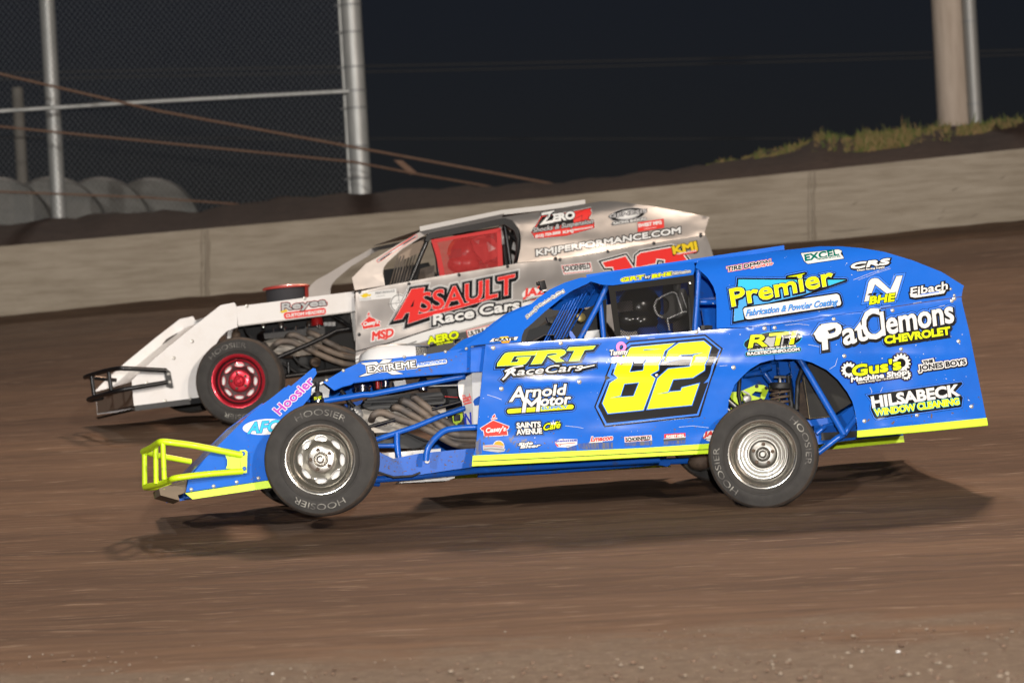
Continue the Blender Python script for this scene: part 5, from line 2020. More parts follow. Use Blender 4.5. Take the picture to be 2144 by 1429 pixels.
gs = d.geo('Steve & Andy Gus - 515-290-2849', *qC(1118, 1006)[0], *qC(1418, 962)[0], 3.4)
d.shapes([G1, G2_, G3, gt, gm, gs], None, [('nb', 3.0), ('k', 2.3)], bold=.4)
d.shapes([G1, G2_, G3], 'w', bold=0)
d.polys([ellipse(*qC(1055, 910)[0], 7.5, 7.5), ellipse(*qC(1418, 862)[0], 9.5, 9.5), ellipse(*qC(1452, 945)[0], 4.5, 4.5)], 'k')
d.shapes([gt], 'y', [('k', 1.8)], bold=1.5)
d.shapes([gm], 'w', [('k', 1.2)], bold=.8)
d.shapes([gs], 'w', [('k', .7)], bold=.2)
d.build('decal', quart)
d = dec(quart)
gj = d.geo('JONES BOYS', *qC(1545, 915)[0], *qC(1868, 868)[0], 10, .0)
gt = d.geo('THE', *qC(1575, 868)[0], *qC(1640, 856)[0], 5.5, .0)
hd_ = qC(1652, 850, 1640, 765, 1665, 800, 1690, 800, 1695, 760, 1712, 800, 1732, 830, 1720, 860, 1690, 862)
d.shapes([gj, gt], None, [('nb', 4.6, .6, .8), ('k', 4.0, .8, 1.4)], bold=.6)
d.shapes([gj, gt], 'k', [('w', 2.2)], bold=.7)
d.build('decal', quart)
d = dec(quart)
pk_ = qC(1180, 1085, 1838, 993, 1846, 1008, 1790, 1068, 1848, 1100, 1838, 1168, 1520, 1212, 1248, 1252, 1232, 1240, 1205, 1180, 1215, 1130)
d.shapes([pk_], 'k', [('k', 2.6), ('b', 1.9)], bold=0)
d.tz(qC, 'HILSABECK', 1222, 1172, 1822, 1086, 22, 'w', [('k', 1.2, .8, 1)], bold=1.6)
d.tz(qC, 'WINDOW CLEANING', 1238, 1228, 1822, 1148, 13, 'y', [('c', .9)], bold=1.2)
d.build('decal', quart)
# stone chips, scratches and dried mud on the sheet metal
def flecks(D, poly, n, r0, r1, c, ang=-6, st=1.6):
    xs, ys = [p[0] for p in poly], [p[1] for p in poly]
    out = []
    while len(out) < n:
        x, y = random.uniform(min(xs), max(xs)), random.uniform(min(ys), max(ys))
        if not inside((x, y), poly): continue
        r = r0 + (r1 - r0) * random.random() ** 2.5
        a = R(ang + random.gauss(0, 35))
        q = []
        for k in range(6):
            t = 2 * math.pi * k / 6
            px, py = r * st * math.cos(t) * random.uniform(.5, 1.2), r * math.sin(t) * random.uniform(.5, 1.2)
            q.append((x + px * math.cos(a) - py * math.sin(a), y + px * math.sin(a) + py * math.cos(a)))
        out.append(q)
    D.polys(out, c)
    return D


flecks(dec(quart), [(1640, 690), (2005, 640), (2050, 860), (1810, 890), (1780, 780)], 60, .35, 1.5, 'chip').build('paint_chips', quart)
flecks(dec(quart), [(1800, 840), (2050, 815), (2060, 870), (1800, 896)], 70, .4, 2.0, 'mud', st=2.2).build('mud_spatter', quart)
flecks(dec(door), [(1000, 740), (1500, 700), (1600, 690), (1530, 780), (1515, 900), (1000, 940)], 60, .3, 1.2, 'chip').build('paint_chips', door)
flecks(dec(door), [(998, 900), (1520, 872), (1530, 922), (994, 950)], 150, .3, 1.3, 'mud', st=2.6).build('mud_spatter', door)
flecks(dec(door), [(998, 900), (1110, 890), (1100, 944), (994, 950)], 60, .6, 3.2, 'dust', -60, 2.4).build('mud_spatter', door)
flecks(dec(hood, .12, False), [(840, 745), (1010, 726), (1012, 774), (800, 792)], 90, .3, 1.2, 'mud', 20, 3.0).build('mud_spatter', hood)
flecks(dec(nose, .12, False), [(395, 1005), (560, 880), (570, 1000), (392, 1028)], 50, .3, 1.1, 'mud', -30, 2.2).build('mud_spatter', nose)
flecks(dec(sail), [(1480, 560), (1640, 530), (1850, 535), (2000, 600), (1990, 618), (1500, 680)], 40, .3, 1.1, 'chip').build('paint_chips', sail)
flecks(Decal(bc, .16, False), q1(330, 1020, 480, 1100, 860, 1030, 1420, 980, 1410, 1170, 700, 1280, 400, 1250), 110, .3, 1.2, 'mud', 0, 3.6).build('mud_spatter', bpy.data.objects['side_rail'])
# thin light scratches
d = dec(quart)
for sc_ in (qC(610, 540 + 60, 700, 590, 780, 600), qC(810, 655, 760, 668, 690, 665), qC(770, 735, 830, 745, 900, 765), qC(920, 905, 960, 880, 975, 830), qC(1200, 1030, 1215, 1060, 1205, 1090), qC(1290, 1030, 1275, 1062, 1290, 1090), qC(1680, 580 - 110, 1720, 462, 1740, 470)):
    dec(quart).line(sc_, .7, 'chip').build('scratch', quart)
d = dec(door)
for sc_ in (N1(1560, 45, 1800, 40, 1980, 33), N1(1880, 515, 1990, 508), N2(0, 1000, 120, 1035, 240, 1080), N6(780, 80, 880, 90, 925, 100), N6(1690, 90, 1800, 80, 1930, 95), N1(860, 125, 960, 118)):
    dec(door).line(sc_, .7, 'chip').build('scratch', door)
d = dec(sail)
for sc_ in (qC(1085, 285, 1200, 240, 1340, 195), qC(1120, 285, 1240, 240, 1345, 205), qC(1260, 478, 1300, 468, 1345, 462), qC(1500, 448, 1560, 436)):
    dec(sail).line(sc_, .6, 'chip').build('scratch', sail)
# dark rub marks along the sill
M_RUB = mat('rub_mark', (.16, .16, .17), .8, noise=(40, (.03, .10, .42), .42, .58, (1, 1, .25)))
VIN = vinyl


def vinyl(c):
    return M_RUB if c == 'rub' else VIN(c)


for q_ in (N6(785, 238, 830, 236, 860, 230, 872, 255, 868, 280, 790, 284), N6(880, 225, 960, 214, 1160, 212, 1160, 262, 970, 270, 890, 262), N6(1255, 214, 1475, 198, 1475, 232, 1255, 244),
           N6(1570, 205, 1744, 193, 1742, 222, 1568, 234), N6(60, 210, 100, 180, 110, 300, 60, 318)):
    dec(door).poly(q_, 'rub').build('rub_mark', door)
# ================================================================ the silver and white car
R6, R7, R8 = Z(170, 560, 3.634), Z(620, 400, 3.761), Z(1050, 400, 4.562)
q8 = Z(160, 740, 7.657)
M_SIL = mat('silver_sheet', (.42, .40, .385), .30, .66, noise=(1.6, (.35, .33, .315), .3, .7, (1, 1, 1)), bump=(1.5, .30, .04))
M_WPAN = mat('white_sheet', (.78, .76, .74), .38, .0, .2, noise=(3, (.70, .66, .62), .25, .5, (1, 1, 1)), bump=(2.2, .12, .03))
M_BMETAL = mat('dull_sheet_edge', (.50, .49, .47), .45, .4)
M_REDW = mat('red_wheel', (.62, .030, .055), .28, .55, .4)
M_REDSHADE = mat('red_wheel_shade', (.040, .004, .006), .5, .0, .05)  # darker copy of the wheel red; the recess shade is in the colour
M_REDN = mat('red_net', (.55, .035, .035), .75)

wc_ = Car(unp(505, 797, 26.15), (-1200, 1200), [(725, 615), (742, 612), (806, 598), (926, 577), (1051, 557), (1173, 542), (1468, 493)], .30 / 265, 1.70, 86,
          [(900, 700, 200, 16, -.005), (1250, 505, 160, 12, -.004), (1180, 600, 120, 18, .006), (820, 680, 60, 40, .006), (1120, 480, 60, 30, .006), (1400, 460, 50, 25, .007)])
wc_.axes((745, 800), (1300, 756))
wA, wN, wU = wc_.ax
TW = wc_.T
white = thing('race_car', TW(1000, 850, .85), 'silver and white dirt-track race car with red front wheel, running beyond the blue car', 'race car')

nose2 = wc_.panel('nose_panel', R6(1060, 286, 1165, 265, 1178, 285, 1186, 360, 1190, 452, 1110, 482, 1050, 540, 1020, 592, 960, 700, 920, 850, 892, 992, 640, 1025, 401, 1050, 384, 860, 480, 762, 640, 622, 860, 442), M_WPAN, white, n=.10, lean=False,
                  rivets=R6(845, 560, 705, 688, 500, 880, 830, 1000, 640, 1015))
hood2 = wc_.panel('hood_side', R6(1180, 296, 2075, 181, 2086, 332, 1195, 444, 1190, 400), M_WPAN, white, n=.10, lean=False, rivets=R6(1260, 292, 1700, 233))
tb(wc_, R6(1195, 445, 2086, 332), .094, .006, M_BMETAL).build('hood_lip', white)
tl = R8(1950, 422, 1985, 500, 2030, 640)
ar = ellipse(1195, 742, 104, 100, 0, 12, 180, 360)
door2 = wc_.panel('door_panel', [(744.5, 612.5)] + R7(700, 745, 1150, 665, 1620, 590, 1750, 566) + R8(560, 651, 1015, 576, 1455, 498, 1905, 427) + tl + [(1503, 600), (1512, 660), (1516, 735), (1300, 752)] + ar[::-1] + [(1090, 775), (900, 790), (746, 802), (744.5, 700)], M_SIL, white, n=0,
                  grid=9, rivets=R7(500, 795, 888, 730, 1283, 660, 1665, 594) + R8(515, 650, 558, 654, 1015, 577, 1455, 499, 1903, 428) + [(752, 700), (752, 760)], rv=M_BLACK, rr=.011)
sail2 = wc_.panel('sail_panel', R7(970, 322, 1000, 312, 1640, 176) + R8(0, 250, 400, 190, 800, 121, 950, 96, 1100, 98, 1300, 125, 1500, 155, 1700, 190, 1985, 246, 1940, 392, 1948, 420) + R8(1905, 424, 1455, 495, 1015, 573, 560, 648) + R7(1744, 563, 1765, 460, 1772, 375, 1758, 298, 1700, 234, 1640, 214, 1330, 276, 1045, 332, 1010, 347), M_SIL, white, n=.002,
                  grid=9, rivets=R8(515, 647 - 4, 1903, 415), rv=M_BLACK)
M_BRIGHT = mat('pillar_highlight_silver', (.70, .655, .615), .3, .3, noise=(2, (.60, .55, .51), .3, .7, (1, 1, 1)), bump=(2.2, .25, .04))  # paler, warmer metal for the pillars; the floodlight highlight is in its colour
pil2 = wc_.panel('pillar_panel', R7(440, 682, 548, 572, 640, 521, 800, 421, 970, 322, 1010, 347, 830, 460, 720, 560, 690, 600, 682, 640, 700, 742, 462, 780), M_BRIGHT, white, n=.002)
strip_sheet('roof_panel', wc_, R7(975, 302, 1300, 236, 1620, 170) + R8(400, 165, 800, 110), .012, M_SIL, white, lean=True)
mb = MB()
e0 = [wc_.S(u, v, .005) for u, v in R7(975, 300, 1300, 234, 1620, 170) + R8(400, 162, 800, 107)]
for P in (e0, [wc_.mirror(p) for p in e0]):
    vs, fs = [], []
    for p in P:
        vs += [p - wU * .018, p + wU * .022, p + wU * .022 + wN * .006, p - wU * .018 + wN * .006]
    for i in range(len(P) - 1):
        for k in range(4):
            fs.append([i * 4 + k, i * 4 + (k + 1) % 4, i * 4 + 4 + (k + 1) % 4, i * 4 + 4 + k])
    mb.add(vs, fs, M_BMETAL)
    break
mb.build('roof_edge', white, smooth=30)
strip_sheet('nose_sheet', wc_, [(u + 9, v + 16) for u, v in R6(388, 872, 480, 772, 640, 632, 860, 452, 1062, 300)], .104, M_WPAN, white)
strip_sheet('hood_sheet', wc_, R6(1182, 300, 1600, 246, 2075, 186), .104, M_WPAN, white)
strip_sheet('rear_deck', wc_, R8(160, 694, 560, 656, 1015, 580, 1900, 431), .03, M_SIL, white)
strip_sheet('tail_panel', wc_, R8(1945, 430, 1980, 505, 2026, 645) + [(1500, 600), (1513, 730)], .01, M_SIL, white)
strip_sheet('windshield_cowl', wc_, R7(455, 795, 560, 780, 700, 752), .05, M_CARBON, white, sag=.02)
strip_sheet('floor_pan', wc_, [(750, 798), (900, 787), (1085, 773)], .06, M_CARBON, white)
strip_sheet('nose_front', wc_, R6(386, 868, 400, 1040), .106, mat('nose_metal_reflection', (.42, .34, .28), .38, .6), white)  # the metal's brown is reflected dirt, put into the base colour
# black bottom rail and splitter
mb = pl(wc_, q8(938, 832, 1965, 702, 2100, 690, 2100, 775, 1985, 790, 940, 918), .095, .02, M_BLACK)
mb.build('bottom_rail', white)
strip_sheet('splitter', wc_, q8(900, 880, 940, 905), .10, M_CARBON, white)
# bumper
bm2 = MB()
tb(wc_, q8(1440, 268, 880, 240, 690, 232, 480, 272, 200, 352, 140, 378), [.05, .04, .05, .28, .62, .72], .019, M_BLACK, bm2, rad=.08)
tb(wc_, q8(150, 372, 270, 385, 640, 425), [.72, .84, .86], .016, M_BLACK, bm2)
tb(wc_, q8(1460, 458, 880, 552, 620, 602, 300, 692, 180, 738, 230, 745, 420, 700), [.05, .04, .10, .52, .70, .78, .82], .019, M_BLACK, bm2, rad=.06)
tb(wc_, q8(515, 280, 562, 605), .24, .0165, M_BLACK, bm2)
tb(wc_, q8(240, 355, 288, 690), .56, .0165, M_BLACK, bm2)
bm2.build('bumper', white)
mb = pl(wc_, q8(1385, 245, 1425, 228, 1505, 285, 1555, 545, 1520, 552, 1450, 525, 1435, 430, 1408, 310), .082, .018, M_BLACK)
for x, y in ((1475, 328), (1495, 458)):
    mb.lathe(TW(*q8(x, y)[0], .082), -wN, [(.015, 0), (.015, .006), (.010, .010), (0, .010)], M_ALU, 12)
mb.build('bumper_mount', white)
# wheels
wheel(white, unp(504, 797, 26.0), camdir(-4, 1), CY, .3435, .27, .203, M_REDW, M_REDSHADE, 8, phase=90, m_hub=M_REDW, letters=((110, 'HOOSIER'), (280, 'HOOSIER')))
wheel(white, unp(402, 778, 27.7), camdir(-4), CY, .3435, .27, .203, M_REDW, M_REDSHADE, 8, letters=(), seg=40)
wheel(white, unp(1195, 742, 26.95), camdir(-14), CY, .337, .28, .203, CH2, CHD, 8, letters=(), seg=40)
wheel(white, unp(1125, 724, 28.5), camdir(-14), CY, .337, .28, .203, CH2, CHD, 8, letters=(), seg=40)
tb(wc_, [(1195, 742), (1130, 725)], [.25, 1.5], .045, M_DARK).build('rear_axle', white)
tb(wc_, [(504, 797), (420, 780)], [.1, 1.5], .03, M_DARK).build('front_axle', white)
# engine bay
pl(wc_, q2(1180, 120, 1560, 90, 1570, 760, 1200, 800), .95, .02, M_DARK).build('dark_backing', white)  # dark panel standing in for the shade deep in the engine bay
pl(wc_, q2(60, 240, 1560, 60, 1560, 830, 700, 900, 60, 500), 1.25, .02, M_DARK).build('inner_sheet', white)  # second dark sheet, added as the bay's shaded background
mb = pl(wc_, q2(440, 440, 640, 395, 1180, 350, 1190, 430, 1060, 600, 840, 628, 600, 600, 545, 560), .55, .3, M_CAST)
mb.build('engine_block', white)
mb = pl(wc_, q2(425, 335, 470, 295, 1150, 240, 1190, 270, 1195, 350, 440, 412), .42, .22, M_BLACK)
for k in range(5):
    p = q2(560 + 140 * k, 290 - 10 * k)[0]
    mb.lathe(TW(*p, .41), wU, [(.012, -.02), (.012, .006), (.006, .012), (0, .012)], M_CHROME, 8)
mb.build('valve_cover', white)
for P, n_ in ((q2(540, 520, 590, 470, 650, 440, 760, 440, 950, 520, 1200, 640, 1400, 715, 1600, 745), .33),
              (q2(720, 390, 760, 362, 820, 362, 1000, 450, 1250, 565, 1420, 625, 1600, 650), .33),
              (q2(960, 350, 1000, 330, 1060, 350, 1200, 440, 1400, 540, 1600, 600), .40)):
    tb(wc_, P, [n_ + .1] + [n_] * (len(P) - 1), .0245, M_HEAD, rad=.06, seg=14).build('header_pipe', white)
tb(wc_, q2(590, 650, 1000, 475, 1210, 375, 1330, 310, 1580, 272), .18, .0185, M_BLACK).build('frame_tube', white)
tb(wc_, q2(1210, 390, 1400, 300, 1580, 300), .22, .012, M_BLACK).build('frame_tube', white)
tb(wc_, q2(1290, 120, 1560, 290), .3, .016, M_BLACK).build('frame_tube', white)
tb(wc_, q2(700, 880, 1300, 800, 1600, 770), .25, .02, M_BLACK).build('frame_tube', white)
mb = MB()
tb(wc_, q2(800, 630, 870, 720, 1000, 780), .4, .008, M_HOSE, mb)
mb.build('coolant_hose', white)
mb = MB()
tb(wc_, q2(190, 270, 220, 340, 280, 400), .4, .008, M_HOSE, mb)
mb.build('coolant_hose', white)
MB().lathe(TW(*q2(1080, 700)[0], .5), -wN, [(.04, -.05), (.04, 0), (.03, .008), (0, .01)], M_RUSTY, 18).build('oil_filter', white)
mb = MB()
for x in (1200, 1250, 1300):
    mb.box(TW(*q2(x, 228)[0], .45), wc_.ax, (.03, .02, .035), M_WHITE, .004)
    tb(wc_, q2(x, 210, x + 20, 150), .45, .004, M_HOSE, mb)
mb.build('plug_lead', white)
MB().lathe(TW(*q2(1100, 245)[0], .55), wU, [(0, 0), (.050, 0), (.048, .05), (.038, .07), (0, .075)], M_REDC, 18).build('distributor', white)
for x in (650, 1000, 430):
    a_ = TW(*q2(x, 275)[0], .45)
    MB().lathe(a_, wU, [(0, 0), (.016, 0), (.018, .05), (.012, .06), (0, .06)], M_CHROME, 12).build('breather_cap', white)
pl(wc_, q2(540, 640, 640, 640, 760, 760, 740, 880, 620, 860), .45, .1, M_DARK).build('steering_box', white)
mb = MB()
tb(wc_, q2(735, 700, 740, 900), .35, .016, M_BLACK, mb)
tb(wc_, q2(660, 720, 880, 860), .36, .014, M_BLACK, mb)
mb.build('control_arm', white)
pl(wc_, q2(1518, 92, 1568, 84, 1575, 420, 1560, 440), .09, .01, M_BMETAL).build('firewall_flange', white)
mb = MB()
a_, b_ = TW(*q2(90, 290)[0], .32), TW(*q2(70, 520)[0], .32)
mb.lathe(b_, a_ - b_, [(0, 0), (.032, 0), (.036, .05), (.036, .12), (.03, .13), (.014, .14), (.014, .18), (0, .18)], M_RUSTY, 16)
mb.build('front_shock', white)
pl(wc_, q2(-10, 290, 40, 285, 45, 420, -30, 440), .35, .05, M_WPAN).build('radiator_tank', white)
# red air cleaner standing over the hood
ac = TW(601, 622, .86)
mb = MB()
mb.lathe(ac, wU, [(.0, -.06), (.17, -.06), (.17, .075)], mat('filter_element', (.03, .03, .035), .8), 36)
mb.lathe(ac + wU * .07, wU, [(.17, 0), (.195, 0), (.198, .012), (.18, .022), (.08, .034), (0, .036)], mat('red_lid', (.50, .055, .045), .35, .1, .4), 36)
mb.build('air_cleaner', white)
mb = MB()
vs, fs = [], []
for k in range(9):
    an = R(-48 + 90 * k / 8)
    dr = wA * math.cos(an) + wN * math.sin(an)
    for h_, r_ in ((-.06, .176), (.073, .185)):
        vs.append(ac + wU * h_ + dr * r_)
for k in range(8):
    fs.append([2 * k, 2 * k + 1, 2 * k + 3, 2 * k + 2])
mb.add(vs, fs, MATS['red_lid'])
mb.build('air_scoop', white)

# cockpit
fr = pl(wc_, R7(1015, 392, 1030, 350, 1050, 328, 1330, 272, 1640, 210, 1702, 230, 1760, 298, 1775, 378, 1768, 460, 1745, 570, 1722, 570, 1742, 450, 1740, 370, 1715, 310, 1640, 262, 1060, 375, 1040, 400), .10, .03, M_BLACK)
fr.build('window_frame', white)
cg = MB()
tb(wc_, R7(1035, 380, 985, 500, 885, 740), .22, .019, M_BLACK, cg)
tb(wc_, R7(1075, 400, 1110, 520, 1125, 680), .24, .017, M_BLACK, cg)
tb(wc_, R7(1640, 250, 1690, 590), .25, .019, M_BLACK, cg)
tb(wc_, R7(1630, 290, 1780, 430), .3, .017, M_BLACK, cg)
tb(wc_, R7(1720, 270, 1650, 600), .4, .017, M_BLACK, cg)
tb(wc_, R7(1610, 430, 1790, 520), .5, .016, M_BLACK, cg)
tb(wc_, R7(1035, 380, 885, 740), 1.45, .019, M_BLACK, cg)
tb(wc_, R7(1640, 250, 1690, 590), 1.45, .019, M_BLACK, cg)
tb(wc_, R7(1045, 345, 1045, 345), [.2, 1.45], .018, M_BLACK, cg)
tb(wc_, R7(1660, 235, 1660, 235), [.2, 1.45], .018, M_BLACK, cg)
cg.build('roll_cage', white)
for k in range(7):
    tb(wc_, R7(740 + k * 22, 740, 800 + k * 24, 520 - k * 8), .35 + .07 * k, .006, M_HEAD).build('screen_bar', white)
pl(wc_, R7(798, 470, 1008, 378, 1004, 470, 815, 552), .5, .01, mat('tan_pad', (.36, .27, .20), .6)).build('sun_visor', white)
pl(wc_, R7(985, 610, 1090, 580, 1090, 680, 950, 730), .6, .03, M_HEAD).build('dash_pod', white)
pl(wc_, R7(690, 620, 1040, 560, 1140, 700, 700, 800), 1.3, .01, M_CARBON).build('inner_sheet', white)
pl(wc_, R7(1600, 270, 1790, 270, 1790, 620, 1600, 640), .85, .01, M_WHITE).build('inner_sheet', white)
hd2 = TW(*R7(1325, 505)[0], .52)
p2_ = lambda a, n, u: hd2 + wA * a + wN * n + wU * u
seat = MB()
seat.box(p2_(.30, 0, -.42), wc_.ax, (.06, .46, .95), M_CARBON, .02)
seat.box(p2_(.10, 0, -.90), wc_.ax, (.50, .46, .06), M_CARBON, .02)
for s_ in (-1, 1):
    seat.box(p2_(.16, s_ * .24, -.70), wc_.ax, (.40, .03, .40), M_CARBON, .01)
seat.box(p2_(.22, 0, .05), wc_.ax, (.06, .28, .26), M_CARBON, .02)
seat.build('seat', white)
mb = MB()
pl(wc_, R7(1375, 390, 1470, 345, 1560, 380, 1600, 440, 1580, 520, 1480, 560, 1400, 470), .36, .04, mat('red_pad', (.50, .03, .03), .6), mb)
mb.build('head_support', white)
pl(wc_, R7(1398, 388, 1446, 383, 1436, 418), .355, .004, M_WHITE).build('pad_marking', white)
pl(wc_, R7(1504, 398, 1574, 455, 1514, 476), .355, .004, M_WHITE).build('pad_marking', white)
wcc = p2_(-.42, 0, -.34)
mb = MB()
wa = (wA * .93 + wU * .37).normalized()
wy = wa.cross(wN)
mb.tube([wcc + (wN * math.cos(t * math.pi / 12) + wy * math.sin(t * math.pi / 12)) * .175 for t in range(25)], .014, M_HOSE, 10, cap=False)
for k in range(3):
    t_ = 2 * math.pi * k / 3 + .5
    mb.tube([wcc, wcc + (wN * math.cos(t_) + wy * math.sin(t_)) * .17], .008, M_ALU, 6)
mb.tube([wcc, wcc - wa * .4], .012, M_ALU, 8)
mb.build('steering_wheel', white)
rn = MB()
pl(wc_, R7(1062, 382, 1330, 340, 1612, 288, 1612, 322, 1330, 366, 1110, 405), .12, .004, M_REDN, rn)
pl(wc_, R7(1062, 382, 1110, 402, 1145, 520, 1172, 668, 1132, 672, 1105, 520), .12, .004, M_REDN, rn)
pl(wc_, R7(1580, 320, 1614, 300, 1628, 586, 1588, 594), .12, .004, M_REDN, rn)
rn.build('net_border', white)
net('window_net', R7(1105, 402, 1585, 322, 1592, 596, 1165, 672), wc_, .123, .0135, .0040, M_REDN, white, diag=False)
drv = driver('driver in a red helmet behind the red window net', wc_, hd2, wc_.ax, mat('red_race_suit', (.30, .03, .03), .85), mat('red_helmet', (.48, .05, .045), .2, coat=.6),
             mat('smoke_visor', (.1, .085, .08), .15), mat('black_glove', (.02, .02, .02), .8), wcc)
mb = MB()
arc = [hd2 - wA * (.150 * math.cos(t)) + wU * (.150 * math.sin(t)) - wN * .05 for t in [R(x) for x in range(5, 80, 9)]]
mb.tube(arc, .014, mat('orange_trim', (.75, .14, .02), .5), 8)
mb.build('visor_strip', drv)

# ---- lettering on the silver car
def dw(n=0.0, lean=True): return Decal(wc_, n, lean)


d = dw(.10, False)
g1 = d.geo('Reyea', *R6(1528, 326)[0], *R6(1868, 282)[0], 14, .12)
g2 = d.geo('CUSTOM HEADERS', *R6(1558, 378)[0], *R6(1852, 342)[0], 6.2, .15)
d.shapes([g1, g2, rrect(*R6(1555, 380)[0], *R6(1852, 343)[0], 7.5, 2)], None, [('wr', 2.4)], bold=.6)
d.shapes([g1], 's', [('k', 1.6)], bold=.9)
d.shapes([g2], 'w', bold=.4)
d.poly(R6(1512, 335, 1560, 318, 1575, 332, 1530, 345), 'go')
d.build('decal', hood2)
d = dw()
d.poly(R7(496, 802, 788, 766, 792, 836, 498, 864), 'w').poly(R7(500, 822, 525, 814, 530, 806, 565, 802, 565, 812, 592, 812, 585, 826, 560, 828, 556, 836, 520, 838, 522, 830), 'go')
d.tz(R7, 'PERFORMANCE', 625, 812, 776, 793, 4.5, 'gr', bold=.3).line(R7(630, 830, 700, 820), .9, 'gr').line(R7(505, 850, 590, 842), 1.0, 'gr')
d.build('decal', door2)
d = dw()
c_ = N5(225, 470)[0]
d.shapes([ellipse(*c_, 18, 18)], 'dg', [('w', 1.5)], bold=0)
d.poly(ellipse(*c_, 16.4, 16.4), 'w')
d.polys([[a_, b_, c2, d2] for a_, b_, c2, d2 in zip(ellipse(*c_, 7, 7, 0, 24), ellipse(*c_, 7, 7, 0, 24)[1:] + ellipse(*c_, 7, 7, 0, 24)[:1], ellipse(*c_, 6.2, 6.2, 0, 24)[1:] + ellipse(*c_, 6.2, 6.2, 0, 24)[:1], ellipse(*c_, 6.2, 6.2, 0, 24))], 'gr')
d.line([(c_[0] - 23, c_[1] + 2), (c_[0] + 20, c_[1] - 3)], .9, 'dg').line([(c_[0] - 2, c_[1] - 26), (c_[0] + 2, c_[1] + 18)], .9, 'dg')
Apoly = N5(165, 690, 392, 290, 552, 268, 466, 628, 1500, 386, 1000, 532, 700, 612, 600, 645, 350, 728, 376, 580, 305, 592, 258, 668)
gs = d.geo('SSAULT', *N5(498, 592)[0], *N5(1775, 330)[0], 38, .22)
gr_ = d.geo('Race', *N5(678, 752)[0], *N5(1222, 652)[0], 19.5, .2)
gc = d.geo('Cars', *N5(1288, 628)[0], *N5(1822, 545)[0], 19.5, .2)
d.shapes([Apoly, gs], None, [('w', 9.4, .2, 1), ('gr', 8.2, .2, 1), ('k', 6.3, .5, 1.8)], bold=1.2)
d.shapes([gr_, gc], None, [('w', 6.6), ('gr', 5.6), ('k', 4.0, .3, .5)], bold=.6)
d.shapes([Apoly, gs], 'r', [('w', .6)], bold=1.3)
d.poly(N5(372, 520, 425, 425, 412, 512), 'k')
d.shapes([gr_, gc], 'w', bold=1.2)
d.build('decal', door2, 'red Assault Race Cars lettering')
d = dw()
d.poly(ellipse(*N5(1985, 350)[0], 22, 13, -8), 'w')
d.tz(N5, 'JAZ', 1872, 380, 2160, 345, 15, 'wr', bold=1.3, shear=.25)
d.tz(N5, 'Products', 1900, 418, 2070, 396, 4, 'gr', bold=.2, shear=.3).line(N5(1960, 428, 2060, 418), 1.4, 'wr')
d.build('decal', door2)
d = dw()
casey(d, R7, (508, 1046, 565, 995, 572, 985, 664, 1026, 652, 1036, 664, 1062, 528, 1085, 522, 1054), 1, (530, 1062, 650, 1040, 8.0), ((560, 972, 572, 950, 582, 968, 572, 978), (552, 985, 590, 978, 590, 983)))
d.build('decal', door2)
d = dw()
d.tz(R7, 'MSD', 600, 1172, 772, 1140, 16, 'wr', [('w', 2.4)], bold=1.3, shear=.25)
d.poly(R7(680, 1160, 730, 1152, 705, 1170), 'wr')
d.build('decal', door2)
d = dw()
d.poly(R7(468, 1300, 740, 1200, 1000, 1112, 1900, 845, 2150, 775, 2150, 860, 1900, 925, 1290, 1095, 980, 1190, 700, 1290, 470, 1345), 'w')
d.line(R7(468, 1262, 740, 1192, 1000, 1105, 1900, 838, 2150, 768), 2.4, 'k')
d.poly(R7(1280, 1115, 1400, 1090, 2150, 880, 2150, 1400, 900, 1400, 980, 1240), 'dg')
d.line(R7(468, 1325, 700, 1262, 950, 1182), 1.6, 'k')
d.build('stripe', door2)
d = dw(-.006)
d.line(R7(960, 1238, 1260, 1172), 5, 'k').poly(R7(1240, 1160, 1312, 1158, 1250, 1205), 'k', [('s', .6)])
d.tz(R7, 'AERO', 1038, 1204, 1282, 1152, 14, 'y', [('k', 1.2)], bold=1.2, shear=.1)
d.tz(R7, 'RACE WHEELS', 1110, 1212, 1235, 1188, 3, 'y', bold=.3)
d.build('decal', door2)
d = dw(-.006)
d.shapes([R7(1345, 1100, 1640, 1030, 1650, 1100, 1360, 1165)], 'w', [('wr', 1.4)], bold=0)
d.tz(R7, 'ULTRA-SHIELD', 1362, 1140, 1630, 1075, 9, 'k', bold=.5)
d.build('decal', door2)
d = dw()
schoen(d, R8, (566, 706, 855, 676, 870, 766, 592, 800), (592, 768, 848, 738), 11)
d.build('decal', door2)
d = dw()
one = R8(965, 682, 1185, 622, 1300, 800, 1330, 1000, 1180, 1030, 1062, 722, 992, 726)
two = R8(1282, 722, 1290, 622, 1330, 590, 1620, 538, 1700, 560, 1795, 690, 1785, 770, 1600, 900, 1800, 880, 1830, 960, 1380, 1040, 1350, 950, 1560, 760, 1562, 655, 1482, 642, 1470, 690, 1312, 722)
d.shapes([one, two], 'r', [('w', 7.4), ('k', 6.0), ('w', 2.4)], bold=0)
d.build('number', door2, 'red number mostly hidden by the blue roof')
d = dw(-.006)
d.tz(R8, 'KMJ', 1648, 598, 1868, 550, 15, 'go', [('k', 1.6, .4, .6)], bold=1.6)
d.poly(R8(1655, 600, 1865, 560, 1865, 582, 1730, 612, 1660, 612), 'wr')
d.tz(R8, 'PERFORMANCE', 1680, 606, 1860, 574, 2.6, 'w', bold=.2)
d.build('decal', door2)
d = dw()
d.tz(R8, 'KMJPERFORMANCE.COM', 335, 615, 1712, 398, 11.5, 'w', [('k', 1.9)], bold=.9, shear=.12)
d.build('decal', sail2)
d = dw()
zb = R8(285, 395, 345, 300, 380, 240, 690, 195, 850, 160, 858, 215, 830, 262, 885, 295, 885, 350, 620, 425, 320, 452, 305, 420)
d.shapes([zb], 'wr', [('w', 1.7), ('k', 1.0)], bold=0)
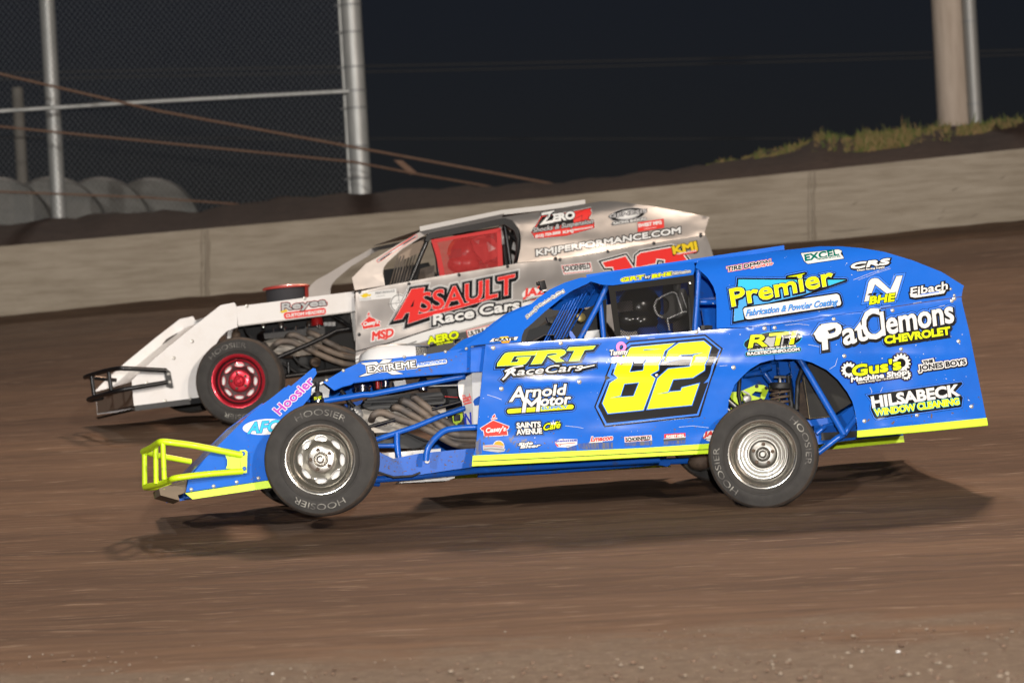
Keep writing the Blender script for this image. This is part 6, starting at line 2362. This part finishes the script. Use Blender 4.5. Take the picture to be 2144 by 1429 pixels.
d.poly(R8(350, 300, 390, 245, 680, 205, 690, 300, 320, 380), 'k')
d.poly(R8(690, 268, 695, 225, 800, 175, 855, 165, 825, 270, 760, 282, 775, 228), 'r', [('k', .8)])
gz = d.geo('Z', *R8(375, 318)[0], *R8(510, 290)[0], 22, .3)
ge = d.geo('ERO', *R8(498, 288)[0], *R8(700, 258)[0], 14, .1)
d.shapes([gz, ge], 'w', [('k', 1.3)], bold=1.4)
d.tz(R8, 'Shocks & Suspension', 300, 395, 880, 305, 9, 's', [('k', 1.2)], bold=.35, shear=.35)
d.tz(R8, '(515) 733-2000', 325, 444, 565, 405, 5.2, 'w', bold=.45, shear=.1)
d.tz(R8, 'KMJ', 590, 405, 685, 388, 5, 'w', bold=.5)
d.tz(R8, 'PERFORMANCE', 692, 378, 872, 348, 2.8, 'w', bold=.25)
d.build('decal', sail2)
d = dw()
c_ = R8(1205, 225)[0]
d.shapes([ellipse(*c_, 37, 13, -9, 36)], 'k', [('s', 1.0)], bold=0)
d.poly(ellipse(*c_, 27, 9.6, -9, 30), 's').poly(ellipse(*c_, 22, 7.0, -9, 30), 'w')
d.tz(R8, 'GENESIS', 1030, 255, 1390, 200, 6.5, 's', [('k', 1.0)], bold=.5, shear=.25)
d.shapes([rrect(*R8(1058, 325)[0], *R8(1388, 275)[0], 6.5, 3)], 'k', [('s', .7)], bold=0)
d.tz(R8, 'RACING SHOCKS', 1070, 318, 1380, 272, 4.2, 'w', bold=.35)
d.build('decal', sail2)
d = dw(-.004)
d.poly(R8(1302, 298, 1550, 263, 1555, 350, 1302, 390), 'wr')
d.tz(R8, 'SWEET MFG', 1310, 345, 1530, 312, 6.5, 'w', bold=.55)
d.line(R8(1360, 362, 1480, 345), .8, 'w')
d.build('decal', sail2)
d = dw()
d.shapes([rrect(*R7(645, 562)[0], *R7(955, 358)[0], 5.5, 2.6)], 's', [('wr', .9)], bold=0)
d.line(R7(660, 545, 740, 492), 2.4, 'k').line(R7(755, 480, 830, 430), 2.4, 'w').line(R7(845, 420, 940, 360), 2.0, 'k')
d.build('decal', pil2)
